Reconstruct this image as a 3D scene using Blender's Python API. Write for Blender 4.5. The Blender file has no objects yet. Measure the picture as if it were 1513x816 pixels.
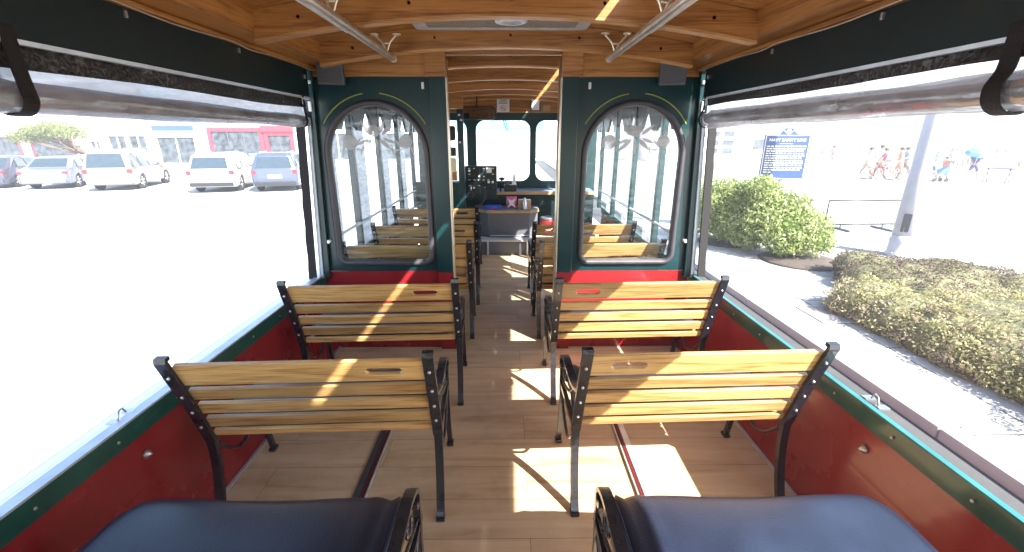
import bpy, bmesh, math, random
from math import sin, cos, pi, radians, sqrt, atan, atan2
from mathutils import Vector, Matrix
random.seed(7)
S = bpy.context.scene
COL = S.collection

# ------------------------------------------------------------------ camera, world, sun, exposure
EYE = 1.55
cam_d = bpy.data.cameras.new('camera'); cam = bpy.data.objects.new('camera', cam_d); COL.objects.link(cam)
S.camera = cam
cam_d.sensor_width = 36.0; cam_d.lens = 650.0 / 1513.0 * 36.0
cam_d.clip_start = 0.05; cam_d.clip_end = 3000
PITCH = atan(206 / 650.0); YAW = atan(6.5 / 650.0)
cam.location = (0, 0, EYE)
cam.rotation_euler = (pi / 2 - PITCH, 0, -YAW)

SUNV = Vector((0.78, -0.85, 1.0)).normalized()
EL = math.asin(SUNV.z)
world = bpy.data.worlds.new('World'); S.world = world; world.use_nodes = True
wn = world.node_tree.nodes; wl = world.node_tree.links
sky = wn.new('ShaderNodeTexSky'); sky.sky_type = 'NISHITA'; sky.sun_disc = False
sky.sun_elevation = EL; sky.sun_rotation = atan2(SUNV.x, SUNV.y)
sky.air_density = 1.0; sky.dust_density = 1.0; sky.ozone_density = 1.0
wl.new(sky.outputs[0], wn['Background'].inputs[0]); wn['Background'].inputs[1].default_value = 0.105
sd = bpy.data.lights.new('sun', 'SUN'); sd.energy = 5.0; sd.angle = radians(0.55); sd.color = (1, 0.95, 0.88)
so = bpy.data.objects.new('sun', sd); COL.objects.link(so)
so.rotation_euler = SUNV.to_track_quat('Z', 'Y').to_euler()
S.view_settings.view_transform = 'Standard'; S.view_settings.look = 'None'
S.view_settings.exposure = 2.45; S.view_settings.gamma = 1
try: S.cycles.max_bounces = 14; S.cycles.transparent_max_bounces = 24
except Exception: pass

# ------------------------------------------------------------------ materials
def new_mat(name):
    m = bpy.data.materials.new(name); m.use_nodes = True
    return m, m.node_tree.nodes, m.node_tree.links, m.node_tree.nodes['Principled BSDF']
def ramp(n, stops):
    r = n.new('ShaderNodeValToRGB'); e = r.color_ramp.elements
    e[0].position, e[0].color = stops[0][0], (*stops[0][1], 1)
    e[1].position, e[1].color = stops[-1][0], (*stops[-1][1], 1)
    for p, c in stops[1:-1]:
        x = e.new(p); x.color = (*c, 1)
    return r
def mat(name, c, rough=0.5, metal=0.0, var=0.12, scale=6.0, bump=0.0, bscale=40.0, coat=0.0, emis=0.0, wear=None):
    m, n, l, b = new_mat(name)
    tc = n.new('ShaderNodeTexCoord'); nz = n.new('ShaderNodeTexNoise')
    nz.inputs['Scale'].default_value = scale; nz.inputs['Detail'].default_value = 6
    l.new(tc.outputs['Object'], nz.inputs['Vector'])
    lo = tuple(max(0, v * (1 - var)) for v in c); hi = tuple(min(1, v * (1 + var)) for v in c)
    st = [(0.3, lo), (0.7, hi)]
    if wear: st = [(0.3, lo), (0.64, hi), (0.7, wear)]
    r = ramp(n, st); l.new(nz.outputs[0], r.inputs[0]); l.new(r.outputs[0], b.inputs['Base Color'])
    mr = n.new('ShaderNodeMapRange'); mr.inputs['To Min'].default_value = max(0.02, rough * 0.8); mr.inputs['To Max'].default_value = min(1, rough * 1.25)
    l.new(nz.outputs[0], mr.inputs[0]); l.new(mr.outputs[0], b.inputs['Roughness'])
    b.inputs['Metallic'].default_value = metal
    if coat: b.inputs['Coat Weight'].default_value = coat; b.inputs['Coat Roughness'].default_value = 0.08
    if bump:
        n2 = n.new('ShaderNodeTexNoise'); n2.inputs['Scale'].default_value = bscale; n2.inputs['Detail'].default_value = 4
        l.new(tc.outputs['Object'], n2.inputs['Vector'])
        bp = n.new('ShaderNodeBump'); bp.inputs['Strength'].default_value = bump; bp.inputs['Distance'].default_value = 0.02
        l.new(n2.outputs[0], bp.inputs['Height']); l.new(bp.outputs[0], b.inputs['Normal'])
    if emis:
        b.inputs['Emission Strength'].default_value = emis; b.inputs['Emission Color'].default_value = (*c, 1)
    return m
def wood(name, light, mid, dark, axis='X', rough=0.4, grain=26.0, coat=0.3, knots=False):
    m, n, l, b = new_mat(name)
    tc = n.new('ShaderNodeTexCoord'); geo = n.new('ShaderNodeNewGeometry'); oi = n.new('ShaderNodeObjectInfo')
    ad = n.new('ShaderNodeMath'); ad.operation = 'ADD'
    l.new(geo.outputs['Random Per Island'], ad.inputs[0]); l.new(oi.outputs['Random'], ad.inputs[1])
    mu = n.new('ShaderNodeMath'); mu.operation = 'MULTIPLY'; mu.inputs[1].default_value = 37.0; l.new(ad.outputs[0], mu.inputs[0])
    va = n.new('ShaderNodeVectorMath'); va.operation = 'ADD'
    l.new(tc.outputs['Object'], va.inputs[0]); l.new(mu.outputs[0], va.inputs[1])
    mp = n.new('ShaderNodeMapping'); l.new(va.outputs[0], mp.inputs[0])
    s = {'X': (0.55, 13, 13), 'Y': (13, 0.55, 13), 'Z': (13, 13, 0.55)}[axis]; mp.inputs['Scale'].default_value = s
    n1 = n.new('ShaderNodeTexNoise'); n1.inputs['Scale'].default_value = 1.1; n1.inputs['Detail'].default_value = 2; n1.inputs['Distortion'].default_value = 0.4
    l.new(mp.outputs[0], n1.inputs['Vector'])
    m1 = n.new('ShaderNodeMath'); m1.operation = 'MULTIPLY'; m1.inputs[1].default_value = grain; l.new(n1.outputs[0], m1.inputs[0])
    sn = n.new('ShaderNodeMath'); sn.operation = 'SINE'; l.new(m1.outputs[0], sn.inputs[0])
    n2 = n.new('ShaderNodeTexNoise'); n2.inputs['Scale'].default_value = 14; n2.inputs['Detail'].default_value = 5
    l.new(mp.outputs[0], n2.inputs['Vector'])
    a2 = n.new('ShaderNodeMath'); a2.operation = 'MULTIPLY_ADD'; a2.inputs[1].default_value = 0.13; a2.inputs[2].default_value = 0.04
    l.new(sn.outputs[0], a2.inputs[0])
    a3 = n.new('ShaderNodeMath'); a3.operation = 'ADD'; l.new(a2.outputs[0], a3.inputs[0]); l.new(n2.outputs[0], a3.inputs[1])
    r = ramp(n, [(0.28, dark), (0.5, mid), (0.8, light)]); l.new(a3.outputs[0], r.inputs[0])
    hs = n.new('ShaderNodeHueSaturation'); mr = n.new('ShaderNodeMapRange'); mr.inputs['To Min'].default_value = 0.72; mr.inputs['To Max'].default_value = 1.2
    fr = n.new('ShaderNodeMath'); fr.operation = 'FRACT'; m5 = n.new('ShaderNodeMath'); m5.operation = 'MULTIPLY'; m5.inputs[1].default_value = 5.3
    l.new(ad.outputs[0], m5.inputs[0]); l.new(m5.outputs[0], fr.inputs[0]); l.new(fr.outputs[0], mr.inputs[0]); l.new(mr.outputs[0], hs.inputs['Value'])
    l.new(r.outputs[0], hs.inputs['Color']); l.new(hs.outputs[0], b.inputs['Base Color'])
    b.inputs['Roughness'].default_value = rough; b.inputs['Coat Weight'].default_value = coat; b.inputs['Coat Roughness'].default_value = 0.25
    bp = n.new('ShaderNodeBump'); bp.inputs['Strength'].default_value = 0.12; bp.inputs['Distance'].default_value = 0.004
    l.new(a3.outputs[0], bp.inputs['Height']); l.new(bp.outputs[0], b.inputs['Normal'])
    return m
def leafmat(name, cols, rough=0.55, trans=0.25):
    m, n, l, b = new_mat(name)
    geo = n.new('ShaderNodeNewGeometry'); r = ramp(n, [(i / (len(cols) - 1), c) for i, c in enumerate(cols)])
    tc = n.new('ShaderNodeTexCoord'); cz = n.new('ShaderNodeTexNoise'); cz.inputs['Scale'].default_value = 3.2; cz.inputs['Detail'].default_value = 3; l.new(tc.outputs['Object'], cz.inputs['Vector'])
    cm = n.new('ShaderNodeMapRange'); cm.inputs['From Min'].default_value = 0.32; cm.inputs['From Max'].default_value = 0.68; l.new(cz.outputs[0], cm.inputs[0])
    am = n.new('ShaderNodeMix'); am.inputs[0].default_value = 0.5; l.new(geo.outputs['Random Per Island'], am.inputs[2]); l.new(cm.outputs[0], am.inputs[3])
    l.new(am.outputs[0], r.inputs[0]); l.new(r.outputs[0], b.inputs['Base Color'])
    b.inputs['Roughness'].default_value = rough
    t = n.new('ShaderNodeBsdfTranslucent'); l.new(r.outputs[0], t.inputs[0])
    mx = n.new('ShaderNodeMixShader'); mx.inputs[0].default_value = trans
    l.new(b.outputs[0], mx.inputs[1]); l.new(t.outputs[0], mx.inputs[2]); l.new(mx.outputs[0], n['Material Output'].inputs[0])
    return m
def thin_glass(name, tint=(1, 1, 1), refl=0.08, dirt=0.0, dirtcol=(0.8, 0.8, 0.8), rough=0.02):
    m, n, l, b = new_mat(name); n.remove(b)
    tr = n.new('ShaderNodeBsdfTransparent'); tr.inputs[0].default_value = (*tint, 1)
    gl = n.new('ShaderNodeBsdfGlossy'); gl.inputs['Roughness'].default_value = rough
    fr = n.new('ShaderNodeLayerWeight'); fr.inputs[0].default_value = 0.25
    mr = n.new('ShaderNodeMapRange'); mr.inputs['To Min'].default_value = refl; mr.inputs['To Max'].default_value = 0.7
    l.new(fr.outputs['Fresnel'], mr.inputs[0])
    mx = n.new('ShaderNodeMixShader'); l.new(mr.outputs[0], mx.inputs[0]); l.new(tr.outputs[0], mx.inputs[1]); l.new(gl.outputs[0], mx.inputs[2])
    out = mx
    if dirt:
        df = n.new('ShaderNodeBsdfDiffuse'); df.inputs[0].default_value = (*dirtcol, 1)
        tl = n.new('ShaderNodeBsdfTranslucent'); tl.inputs[0].default_value = (*dirtcol, 1)
        ms = n.new('ShaderNodeMixShader'); ms.inputs[0].default_value = 0.5; l.new(df.outputs[0], ms.inputs[1]); l.new(tl.outputs[0], ms.inputs[2])
        tc = n.new('ShaderNodeTexCoord'); nz = n.new('ShaderNodeTexNoise'); nz.inputs['Scale'].default_value = 5; nz.inputs['Detail'].default_value = 5
        mp = n.new('ShaderNodeMapping'); mp.inputs['Scale'].default_value = (1, 1, 4); l.new(tc.outputs['Object'], mp.inputs[0]); l.new(mp.outputs[0], nz.inputs['Vector'])
        m2 = n.new('ShaderNodeMapRange'); m2.inputs['From Min'].default_value = 0.3; m2.inputs['From Max'].default_value = 0.75
        m2.inputs['To Min'].default_value = dirt * 0.4; m2.inputs['To Max'].default_value = min(1, dirt * 1.6)
        l.new(nz.outputs[0], m2.inputs[0])
        o2 = n.new('ShaderNodeMixShader'); l.new(m2.outputs[0], o2.inputs[0]); l.new(mx.outputs[0], o2.inputs[1]); l.new(ms.outputs[0], o2.inputs[2]); out = o2
        bp = n.new('ShaderNodeBump'); bp.inputs['Strength'].default_value = 0.5; bp.inputs['Distance'].default_value = 0.02
        l.new(nz.outputs[0], bp.inputs['Height']); l.new(bp.outputs[0], gl.inputs['Normal'])
    l.new(out.outputs[0], n['Material Output'].inputs[0])
    return m

M = {}
M['slat'] = wood('slat_wood', (0.60, 0.385, 0.155), (0.49, 0.285, 0.10), (0.29, 0.14, 0.04), 'X', 0.42, 44, 0.3)
M['ceilwood'] = wood('ceiling_wood', (0.43, 0.20, 0.052), (0.34, 0.145, 0.034), (0.19, 0.068, 0.016), 'X', 0.45, 24, 0.2)
M['ceilwoody'] = wood('ceiling_wood_long', (0.42, 0.195, 0.05), (0.33, 0.14, 0.033), (0.18, 0.065, 0.015), 'Y', 0.45, 20, 0.2)
M['paleedge'] = wood('pale_edge_wood', (0.62, 0.34, 0.13), (0.52, 0.27, 0.095), (0.38, 0.17, 0.05), 'X', 0.5, 20, 0.1)
M['iron'] = mat('black_cast_iron', (0.012, 0.014, 0.02), 0.28, 0.0, 0.3, 20, 0.12, 60, 0.5)
M['bolt'] = mat('galvanised_bolt', (0.6, 0.6, 0.6), 0.35, 1.0)
M['vinyl'] = mat('navy_vinyl', (0.014, 0.020, 0.040), 0.33, 0.0, 0.3, 5, 0.10, 150, 0.0)
M['teal'] = mat('dark_teal_paint', (0.002, 0.027, 0.031), 0.32, 0.0, 0.06, 4, 0.02, 25, 0.12)
M['dteal'] = mat('blackish_green_paint', (0.002, 0.015, 0.018), 0.4, 0.0, 0.06, 4, 0.03, 20, 0.1)
M['green'] = mat('green_rail_paint', (0.008, 0.07, 0.052), 0.3, 0.0, 0.25, 9, 0.05, 30, 0.4)
M['red'] = mat('glossy_red_paint', (0.25, 0.013, 0.016), 0.26, 0.0, 0.08, 3, 0.05, 12, 0.3)
M['alu'] = mat('worn_aluminium', (0.62, 0.68, 0.74), 0.4, 0.6, 0.15, 12, 0.05, 50)
M['white'] = mat('white_paint', (0.75, 0.75, 0.74), 0.5, 0, 0.05)
M['black'] = mat('black_webbing', (0.012, 0.011, 0.012), 0.85, 0, 0.3, 30, 0.3, 120)
M['rubber'] = mat('window_rubber', (0.045, 0.043, 0.05), 0.45, 0, 0.2, 20)
M['brass'] = mat('satin_brass_tube', (0.72, 0.66, 0.52), 0.35, 0.8, 0.08, 20)
M['nickel'] = mat('brushed_tube', (0.72, 0.67, 0.58), 0.36, 0.8, 0.1, 20)
M['speaker'] = mat('speaker_case', (0.075, 0.08, 0.095), 0.55, 0, 0.15, 20)
M['grille'] = mat('speaker_grille', (0.075, 0.08, 0.09), 0.7, 0, 0.3, 160, 0.4, 250)
M['yellow'] = mat('yellow_pinstripe', (0.26, 0.30, 0.03), 0.4)
M['frost'] = thin_glass('frosted_glass_art', (0.9, 0.9, 0.9), 0.03, 0.85, (0.66, 0.66, 0.67), 0.3)
M['glass'] = thin_glass('bulkhead_glass', (0.93, 0.96, 0.97), 0.022, 0.003, (0.7, 0.78, 0.85))
M['clear'] = thin_glass('clear_pane', (0.95, 0.98, 1), 0.05)
M['clearvinyl'] = thin_glass('clear_vinyl_sheet', (0.7, 0.72, 0.75), 0.15, 0.62, (0.85, 0.87, 0.9), 0.12)
M['rollvinyl'] = thin_glass('rolled_vinyl', (0.70, 0.71, 0.73), 0.30, 0.42, (0.66, 0.67, 0.70), 0.10)
M['grey'] = mat('grey_carpet', (0.10, 0.105, 0.12), 0.95, 0, 0.2, 60, 0.4, 200)
M['dash'] = mat('blue_grey_dash', (0.16, 0.2, 0.27), 0.5)
M['plastic_b'] = mat('black_plastic', (0.015, 0.016, 0.018), 0.4)
M['blue'] = mat('blue_plastic', (0.01, 0.08, 0.5), 0.4)
M['pink'] = mat('pink_plastic', (0.6, 0.12, 0.25), 0.5)
M['card'] = mat('cardboard', (0.42, 0.26, 0.13), 0.8)
M['redplastic'] = mat('red_bucket_plastic', (0.5, 0.02, 0.02), 0.4)
M['cream'] = mat('cream_card', (0.7, 0.66, 0.42), 0.6)
M['concrete'] = mat('pale_concrete', (0.48, 0.48, 0.48), 0.9, 0, 0.06, 0.5, 0.1, 8)
M['asphalt'] = mat('worn_asphalt', (0.06, 0.06, 0.061), 0.9, 0, 0.12, 3, 0.3, 60)
M['curb'] = mat('kerb_concrete', (0.36, 0.36, 0.355), 0.9, 0, 0.1, 2, 0.1, 30)
M['bark'] = mat('bark', (0.10, 0.075, 0.055), 0.9, 0, 0.3, 12, 0.4, 40)
M['mulch'] = mat('dark_mulch', (0.07, 0.055, 0.045), 1, 0, 0.4, 30, 0.8, 60)
M['signblue'] = mat('marker_blue', (0.035, 0.07, 0.20), 0.4, 0, 0.05)
M['signgold'] = mat('marker_gilt', (0.75, 0.70, 0.48), 0.5)
M['polegrey'] = mat('lamp_pole_grey', (0.36, 0.36, 0.41), 0.5, 0, 0.05)
M['tyre'] = mat('tyre_rubber', (0.02, 0.02, 0.022), 0.8)
M['rim'] = mat('alloy_rim', (0.55, 0.55, 0.57), 0.3, 0.8)
M['taillight'] = mat('tail_lamp_plastic', (0.45, 0.02, 0.03), 0.2)
M['carglass'] = mat('car_window', (0.03, 0.045, 0.06), 0.06)
M['plate'] = mat('licence_plate', (0.7, 0.7, 0.68), 0.5)
M['skin'] = mat('skin', (0.45, 0.27, 0.18), 0.6)
M['hair'] = mat('hair', (0.06, 0.04, 0.025), 0.7)
M['sand'] = mat('dune_grass', (0.22, 0.215, 0.17), 0.95, 0, 0.3, 0.6, 0.5, 3)
M['sea'] = mat('sea_water', (0.12, 0.22, 0.30), 0.25, 0, 0.1, 0.1, 0.3, 0.8)
def scuff(m, col, sc, lo, hi, amt):
    n = m.node_tree.nodes; l = m.node_tree.links; b = n['Principled BSDF']; src = b.inputs['Base Color'].links[0].from_socket
    tc = n.new('ShaderNodeTexCoord'); mp = n.new('ShaderNodeMapping'); mp.inputs['Scale'].default_value = sc; mp.inputs['Rotation'].default_value = (0.35, 0, 0.1)
    nz = n.new('ShaderNodeTexNoise'); nz.inputs['Scale'].default_value = 1; nz.inputs['Detail'].default_value = 10; nz.inputs['Roughness'].default_value = 0.75
    l.new(tc.outputs['Object'], mp.inputs[0]); l.new(mp.outputs[0], nz.inputs['Vector'])
    mr = n.new('ShaderNodeMapRange'); mr.inputs['From Min'].default_value = lo; mr.inputs['From Max'].default_value = hi; mr.inputs['To Max'].default_value = amt; l.new(nz.outputs[0], mr.inputs[0])
    mx = n.new('ShaderNodeMix'); mx.data_type = 'RGBA'; mx.inputs[7].default_value = (*col, 1); l.new(mr.outputs[0], mx.inputs[0]); l.new(src, mx.inputs[6]); l.new(mx.outputs[2], b.inputs['Base Color'])
scuff(M['red'], (0.05, 0.03, 0.03), (14, 3, 24), 0.60, 0.72, 0.7)
scuff(M['green'], (0.16, 0.22, 0.20), (20, 4, 40), 0.60, 0.70, 0.6)
scuff(M['iron'], (0.22, 0.22, 0.21), (60, 60, 60), 0.64, 0.70, 0.8)
scuff(M['slat'], (0.12, 0.06, 0.025), (6, 30, 30), 0.64, 0.74, 0.6)
scuff(M['ceilwood'], (0.07, 0.03, 0.012), (3, 9, 9), 0.60, 0.74, 0.6)
scuff(M['concrete'], (0.30, 0.30, 0.30), (0.5, 0.9, 1), 0.45, 0.7, 0.8)
def paint(name, c, rough=0.3): return mat(name, c, rough, 0.1, 0.03, 3, 0, 10, 0.6)

# vinyl wood-look plank floor
def plank_mat():
    m, n, l, b = new_mat('plank_floor')
    tc = n.new('ShaderNodeTexCoord'); br = n.new('ShaderNodeTexBrick')
    br.inputs['Scale'].default_value = 1; br.inputs['Brick Width'].default_value = 1.22; br.inputs['Row Height'].default_value = 0.205
    br.inputs['Mortar Size'].default_value = 0.0009; br.inputs['Mortar Smooth'].default_value = 0.2; br.offset = 0.42
    br.inputs['Color1'].default_value = (0.0, 0, 0, 1); br.inputs['Color2'].default_value = (1, 1, 1, 1); br.inputs['Mortar'].default_value = (0.5, 0.5, 0.5, 1)
    mp0 = n.new('ShaderNodeMapping'); mp0.inputs['Location'].default_value = (0.62, 0.06, 0)
    l.new(tc.outputs['Object'], mp0.inputs[0]); l.new(mp0.outputs[0], br.inputs['Vector'])
    mu = n.new('ShaderNodeVectorMath'); mu.operation = 'SCALE'; mu.inputs['Scale'].default_value = 9.0; l.new(br.outputs['Color'], mu.inputs[0])
    va = n.new('ShaderNodeVectorMath'); va.operation = 'ADD'; l.new(tc.outputs['Object'], va.inputs[0]); l.new(mu.outputs[0], va.inputs[1])
    mp = n.new('ShaderNodeMapping'); mp.inputs['Scale'].default_value = (1.1, 11, 5); l.new(va.outputs[0], mp.inputs[0])
    n1 = n.new('ShaderNodeTexNoise'); n1.inputs['Scale'].default_value = 1.3; n1.inputs['Detail'].default_value = 7; n1.inputs['Distortion'].default_value = 0.9
    l.new(mp.outputs[0], n1.inputs['Vector'])
    r = ramp(n, [(0.22, (0.31, 0.20, 0.105)), (0.40, (0.52, 0.37, 0.21)), (0.60, (0.61, 0.455, 0.275)), (0.8, (0.67, 0.53, 0.345))]); l.new(n1.outputs[0], r.inputs[0])
    hs = n.new('ShaderNodeHueSaturation'); mr = n.new('ShaderNodeMapRange'); mr.inputs['To Min'].default_value = 0.9; mr.inputs['To Max'].default_value = 1.1
    sp = n.new('ShaderNodeSeparateColor'); l.new(br.outputs['Color'], sp.inputs[0]); l.new(sp.outputs[0], mr.inputs[0]); l.new(mr.outputs[0], hs.inputs['Value'])
    l.new(r.outputs[0], hs.inputs['Color'])
    mx = n.new('ShaderNodeMix'); mx.data_type = 'RGBA'; mx.inputs[7].default_value = (0.06, 0.04, 0.03, 1)
    l.new(br.outputs['Fac'], mx.inputs[0]); l.new(hs.outputs[0], mx.inputs[6]); l.new(mx.outputs[2], b.inputs['Base Color'])
    dz = n.new('ShaderNodeTexNoise'); dz.inputs['Scale'].default_value = 2.6; dz.inputs['Detail'].default_value = 9; dz.inputs['Roughness'].default_value = 0.7; l.new(tc.outputs['Object'], dz.inputs['Vector'])
    dr = ramp(n, [(0.30, (0.80, 0.78, 0.75)), (0.50, (1, 1, 1)), (0.66, (1.0, 1.0, 1.0))]); l.new(dz.outputs[0], dr.inputs[0])
    mz = n.new('ShaderNodeMix'); mz.data_type = 'RGBA'; mz.blend_type = 'MULTIPLY'; mz.inputs[0].default_value = 1.0
    l.new(mx.outputs[2], mz.inputs[6]); l.new(dr.outputs[0], mz.inputs[7]); l.new(mz.outputs[2], b.inputs['Base Color'])
    rr = n.new('ShaderNodeMapRange'); rr.inputs['To Min'].default_value = 0.62; rr.inputs['To Max'].default_value = 0.32; l.new(dz.outputs[0], rr.inputs[0]); l.new(rr.outputs[0], b.inputs['Roughness'])
    return m
M['floor'] = plank_mat()
def paving_mat():
    m, n, l, b = new_mat('paving_slabs')
    tc = n.new('ShaderNodeTexCoord'); br = n.new('ShaderNodeTexBrick'); br.offset = 0.0
    br.inputs['Scale'].default_value = 1; br.inputs['Brick Width'].default_value = 1.5; br.inputs['Row Height'].default_value = 1.5
    br.inputs['Mortar Size'].default_value = 0.009; br.inputs['Color1'].default_value = (0.30, 0.30, 0.295, 1); br.inputs['Color2'].default_value = (0.35, 0.35, 0.34, 1)
    br.inputs['Mortar'].default_value = (0.07, 0.07, 0.07, 1)
    mp0 = n.new('ShaderNodeMapping'); mp0.inputs['Location'].default_value = (0.25, 0.1, 0); l.new(tc.outputs['Object'], mp0.inputs[0]); l.new(mp0.outputs[0], br.inputs['Vector'])
    nz = n.new('ShaderNodeTexNoise'); nz.inputs['Scale'].default_value = 5; nz.inputs['Detail'].default_value = 8; l.new(tc.outputs['Object'], nz.inputs['Vector'])
    r = ramp(n, [(0.3, (0.84, 0.84, 0.84)), (0.7, (1.06, 1.05, 1.03))]); l.new(nz.outputs[0], r.inputs[0])
    mx = n.new('ShaderNodeMix'); mx.data_type = 'RGBA'; mx.blend_type = 'MULTIPLY'; mx.inputs[0].default_value = 1
    l.new(br.outputs['Color'], mx.inputs[6]); l.new(r.outputs[0], mx.inputs[7]); l.new(mx.outputs[2], b.inputs['Base Color'])
    b.inputs['Roughness'].default_value = 0.9
    return m
M['paving'] = paving_mat()
def brickpave_mat():
    m, n, l, b = new_mat('brick_pavers')
    tc = n.new('ShaderNodeTexCoord'); br = n.new('ShaderNodeTexBrick')
    br.inputs['Scale'].default_value = 1; br.inputs['Brick Width'].default_value = 0.22; br.inputs['Row Height'].default_value = 0.11
    br.inputs['Mortar Size'].default_value = 0.006; br.inputs['Color1'].default_value = (0.24, 0.23, 0.23, 1); br.inputs['Color2'].default_value = (0.31, 0.30, 0.29, 1)
    br.inputs['Mortar'].default_value = (0.2, 0.2, 0.2, 1); l.new(tc.outputs['Object'], br.inputs['Vector'])
    l.new(br.outputs['Color'], b.inputs['Base Color']); b.inputs['Roughness'].default_value = 0.9
    return m
M['pavers'] = brickpave_mat()

# ------------------------------------------------------------------ mesh helpers
class MB:
    def __init__(s): s.bm = bmesh.new()
    def box(s, x0, x1, y0, y1, z0, z1, bev=0.0, seg=2, mtx=None):
        vs = [s.bm.verts.new((x, y, z)) for x in (x0, x1) for y in (y0, y1) for z in (z0, z1)]
        idx = [(0, 1, 3, 2), (4, 6, 7, 5), (0, 4, 5, 1), (2, 3, 7, 6), (0, 2, 6, 4), (1, 5, 7, 3)]
        fs = [s.bm.faces.new([vs[i] for i in f]) for f in idx]
        geom = vs
        if bev:
            es = list({e for f in fs for e in f.edges})
            r = bmesh.ops.bevel(s.bm, geom=es, offset=bev, segments=seg, affect='EDGES', profile=0.6)
            geom = list({v for f in r['faces'] for v in f.verts} | {v for v in vs if v.is_valid})
        if mtx is not None: bmesh.ops.transform(s.bm, matrix=mtx, verts=[v for v in geom if v.is_valid])
        return s
    def ring_loft(s, rings, caps=True, closed=False, smooth=True):
        vr = [[s.bm.verts.new(p) for p in r] for r in rings]
        n = len(vr[0]); m = len(vr)
        for i in range(m if closed else m - 1):
            a, b = vr[i], vr[(i + 1) % m]
            for j in range(n):
                f = s.bm.faces.new([a[j], a[(j + 1) % n], b[(j + 1) % n], b[j]]); f.smooth = smooth
        if caps and not closed:
            s.bm.faces.new(vr[0][::-1]); s.bm.faces.new(vr[-1])
        return s
    def tube(s, pts, r, n=8, closed=False, caps=True):
        pts = [Vector(p) for p in pts]; m = len(pts); rings = []; up = None
        for i, p in enumerate(pts):
            if closed: t = (pts[(i + 1) % m] - pts[i - 1])
            else: t = pts[min(i + 1, m - 1)] - pts[max(i - 1, 0)]
            t.normalize()
            if up is None:
                up = Vector((0, 0, 1)) if abs(t.z) < 0.9 else Vector((1, 0, 0))
            a = (up - t * up.dot(t))
            if a.length < 1e-5: a = Vector((1, 0, 0)) - t * t.x
            a.normalize(); up = a; b = t.cross(a)
            rr = r[i] if isinstance(r, (list, tuple)) else r
            rings.append([p + (a * cos(2 * pi * k / n) + b * sin(2 * pi * k / n)) * rr for k in range(n)])
        return s.ring_loft(rings, caps, closed)
    def strap(s, pts, wv, t, closed=False):
        """flat bar swept along pts; wv = half-width vector, t = half thickness (or list)"""
        pts = [Vector(p) for p in pts]; wv = Vector(wv); m = len(pts); rings = []
        for i, p in enumerate(pts):
            d = (pts[(i + 1) % m] - pts[i - 1]) if closed else (pts[min(i + 1, m - 1)] - pts[max(i - 1, 0)])
            d.normalize(); nrm = d.cross(wv).normalized(); tt = t[i] if isinstance(t, (list, tuple)) else t
            rings.append([p + wv + nrm * tt, p - wv + nrm * tt, p - wv - nrm * tt, p + wv - nrm * tt])
        return s.ring_loft(rings, True, closed, False)
    def prism(s, poly, h, mtx=None):
        """poly 2D (x,y) extruded z 0..h, then mtx"""
        mtx = mtx or Matrix()
        lo = [s.bm.verts.new(mtx @ Vector((p[0], p[1], 0))) for p in poly]
        hi = [s.bm.verts.new(mtx @ Vector((p[0], p[1], h))) for p in poly]
        n = len(poly)
        s.bm.faces.new(lo[::-1]); s.bm.faces.new(hi)
        for i in range(n): s.bm.faces.new([lo[i], lo[(i + 1) % n], hi[(i + 1) % n], hi[i]])
        return s
    def lathe(s, prof, c=(0, 0, 0), n=16, mtx=None):
        rings = [[Vector(c) + Vector((r * cos(2 * pi * k / n), r * sin(2 * pi * k / n), z)) for k in range(n)] for r, z in prof]
        if mtx is not None: rings = [[mtx @ p for p in r] for r in rings]
        return s.ring_loft(rings, True)
    def ball(s, c, r, u=10, v=8, sc=(1, 1, 1)):
        g = bmesh.ops.create_uvsphere(s.bm, u_segments=u, v_segments=v, radius=r)
        for w in g['verts']: w.co = Vector((w.co.x * sc[0], w.co.y * sc[1], w.co.z * sc[2])) + Vector(c)
        for f in {f for w in g['verts'] for f in w.link_faces}: f.smooth = True
        return s
    def plate(s, outer, holes, t, mtx=None):
        """2D outline with holes, filled and given thickness t (centred), plane xy then mtx"""
        cu = bpy.data.curves.new('tmp', 'CURVE'); cu.dimensions = '2D'; cu.fill_mode = 'BOTH'; cu.extrude = t / 2
        for lp in [outer] + list(holes):
            sp = cu.splines.new('POLY'); sp.points.add(len(lp) - 1)
            for i, p in enumerate(lp): sp.points[i].co = (p[0], p[1], 0, 1)
            sp.use_cyclic_u = True
        ob = bpy.data.objects.new('tmp', cu); COL.objects.link(ob)
        dg = bpy.context.evaluated_depsgraph_get(); me = bpy.data.meshes.new_from_object(ob.evaluated_get(dg))
        if mtx is not None: me.transform(mtx)
        s.bm.from_mesh(me)
        bpy.data.objects.remove(ob); bpy.data.curves.remove(cu); bpy.data.meshes.remove(me)
        return s
    def text(s, txt, size, mtx, ext=0.002, align='CENTER', bold=0.0):
        cu = bpy.data.curves.new('tmp', 'FONT'); cu.body = txt; cu.size = size; cu.extrude = ext; cu.align_x = align; cu.align_y = 'CENTER'; cu.offset = bold
        ob = bpy.data.objects.new('tmp', cu); COL.objects.link(ob)
        dg = bpy.context.evaluated_depsgraph_get(); me = bpy.data.meshes.new_from_object(ob.evaluated_get(dg))
        me.transform(mtx); s.bm.from_mesh(me)
        bpy.data.objects.remove(ob); bpy.data.curves.remove(cu); bpy.data.meshes.remove(me)
        return s
    def mirror_x(s):
        for v in s.bm.verts: v.co.x = -v.co.x
        bmesh.ops.reverse_faces(s.bm, faces=s.bm.faces[:]); return s
    def build(s, name, m, parent=None, norm=True):
        if norm: bmesh.ops.recalc_face_normals(s.bm, faces=s.bm.faces[:])
        me = bpy.data.meshes.new(name); s.bm.to_mesh(me); s.bm.free()
        o = bpy.data.objects.new(name, me); COL.objects.link(o); me.materials.append(M[m] if isinstance(m, str) else m)
        if parent is not None: o.parent = parent
        return o
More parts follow.
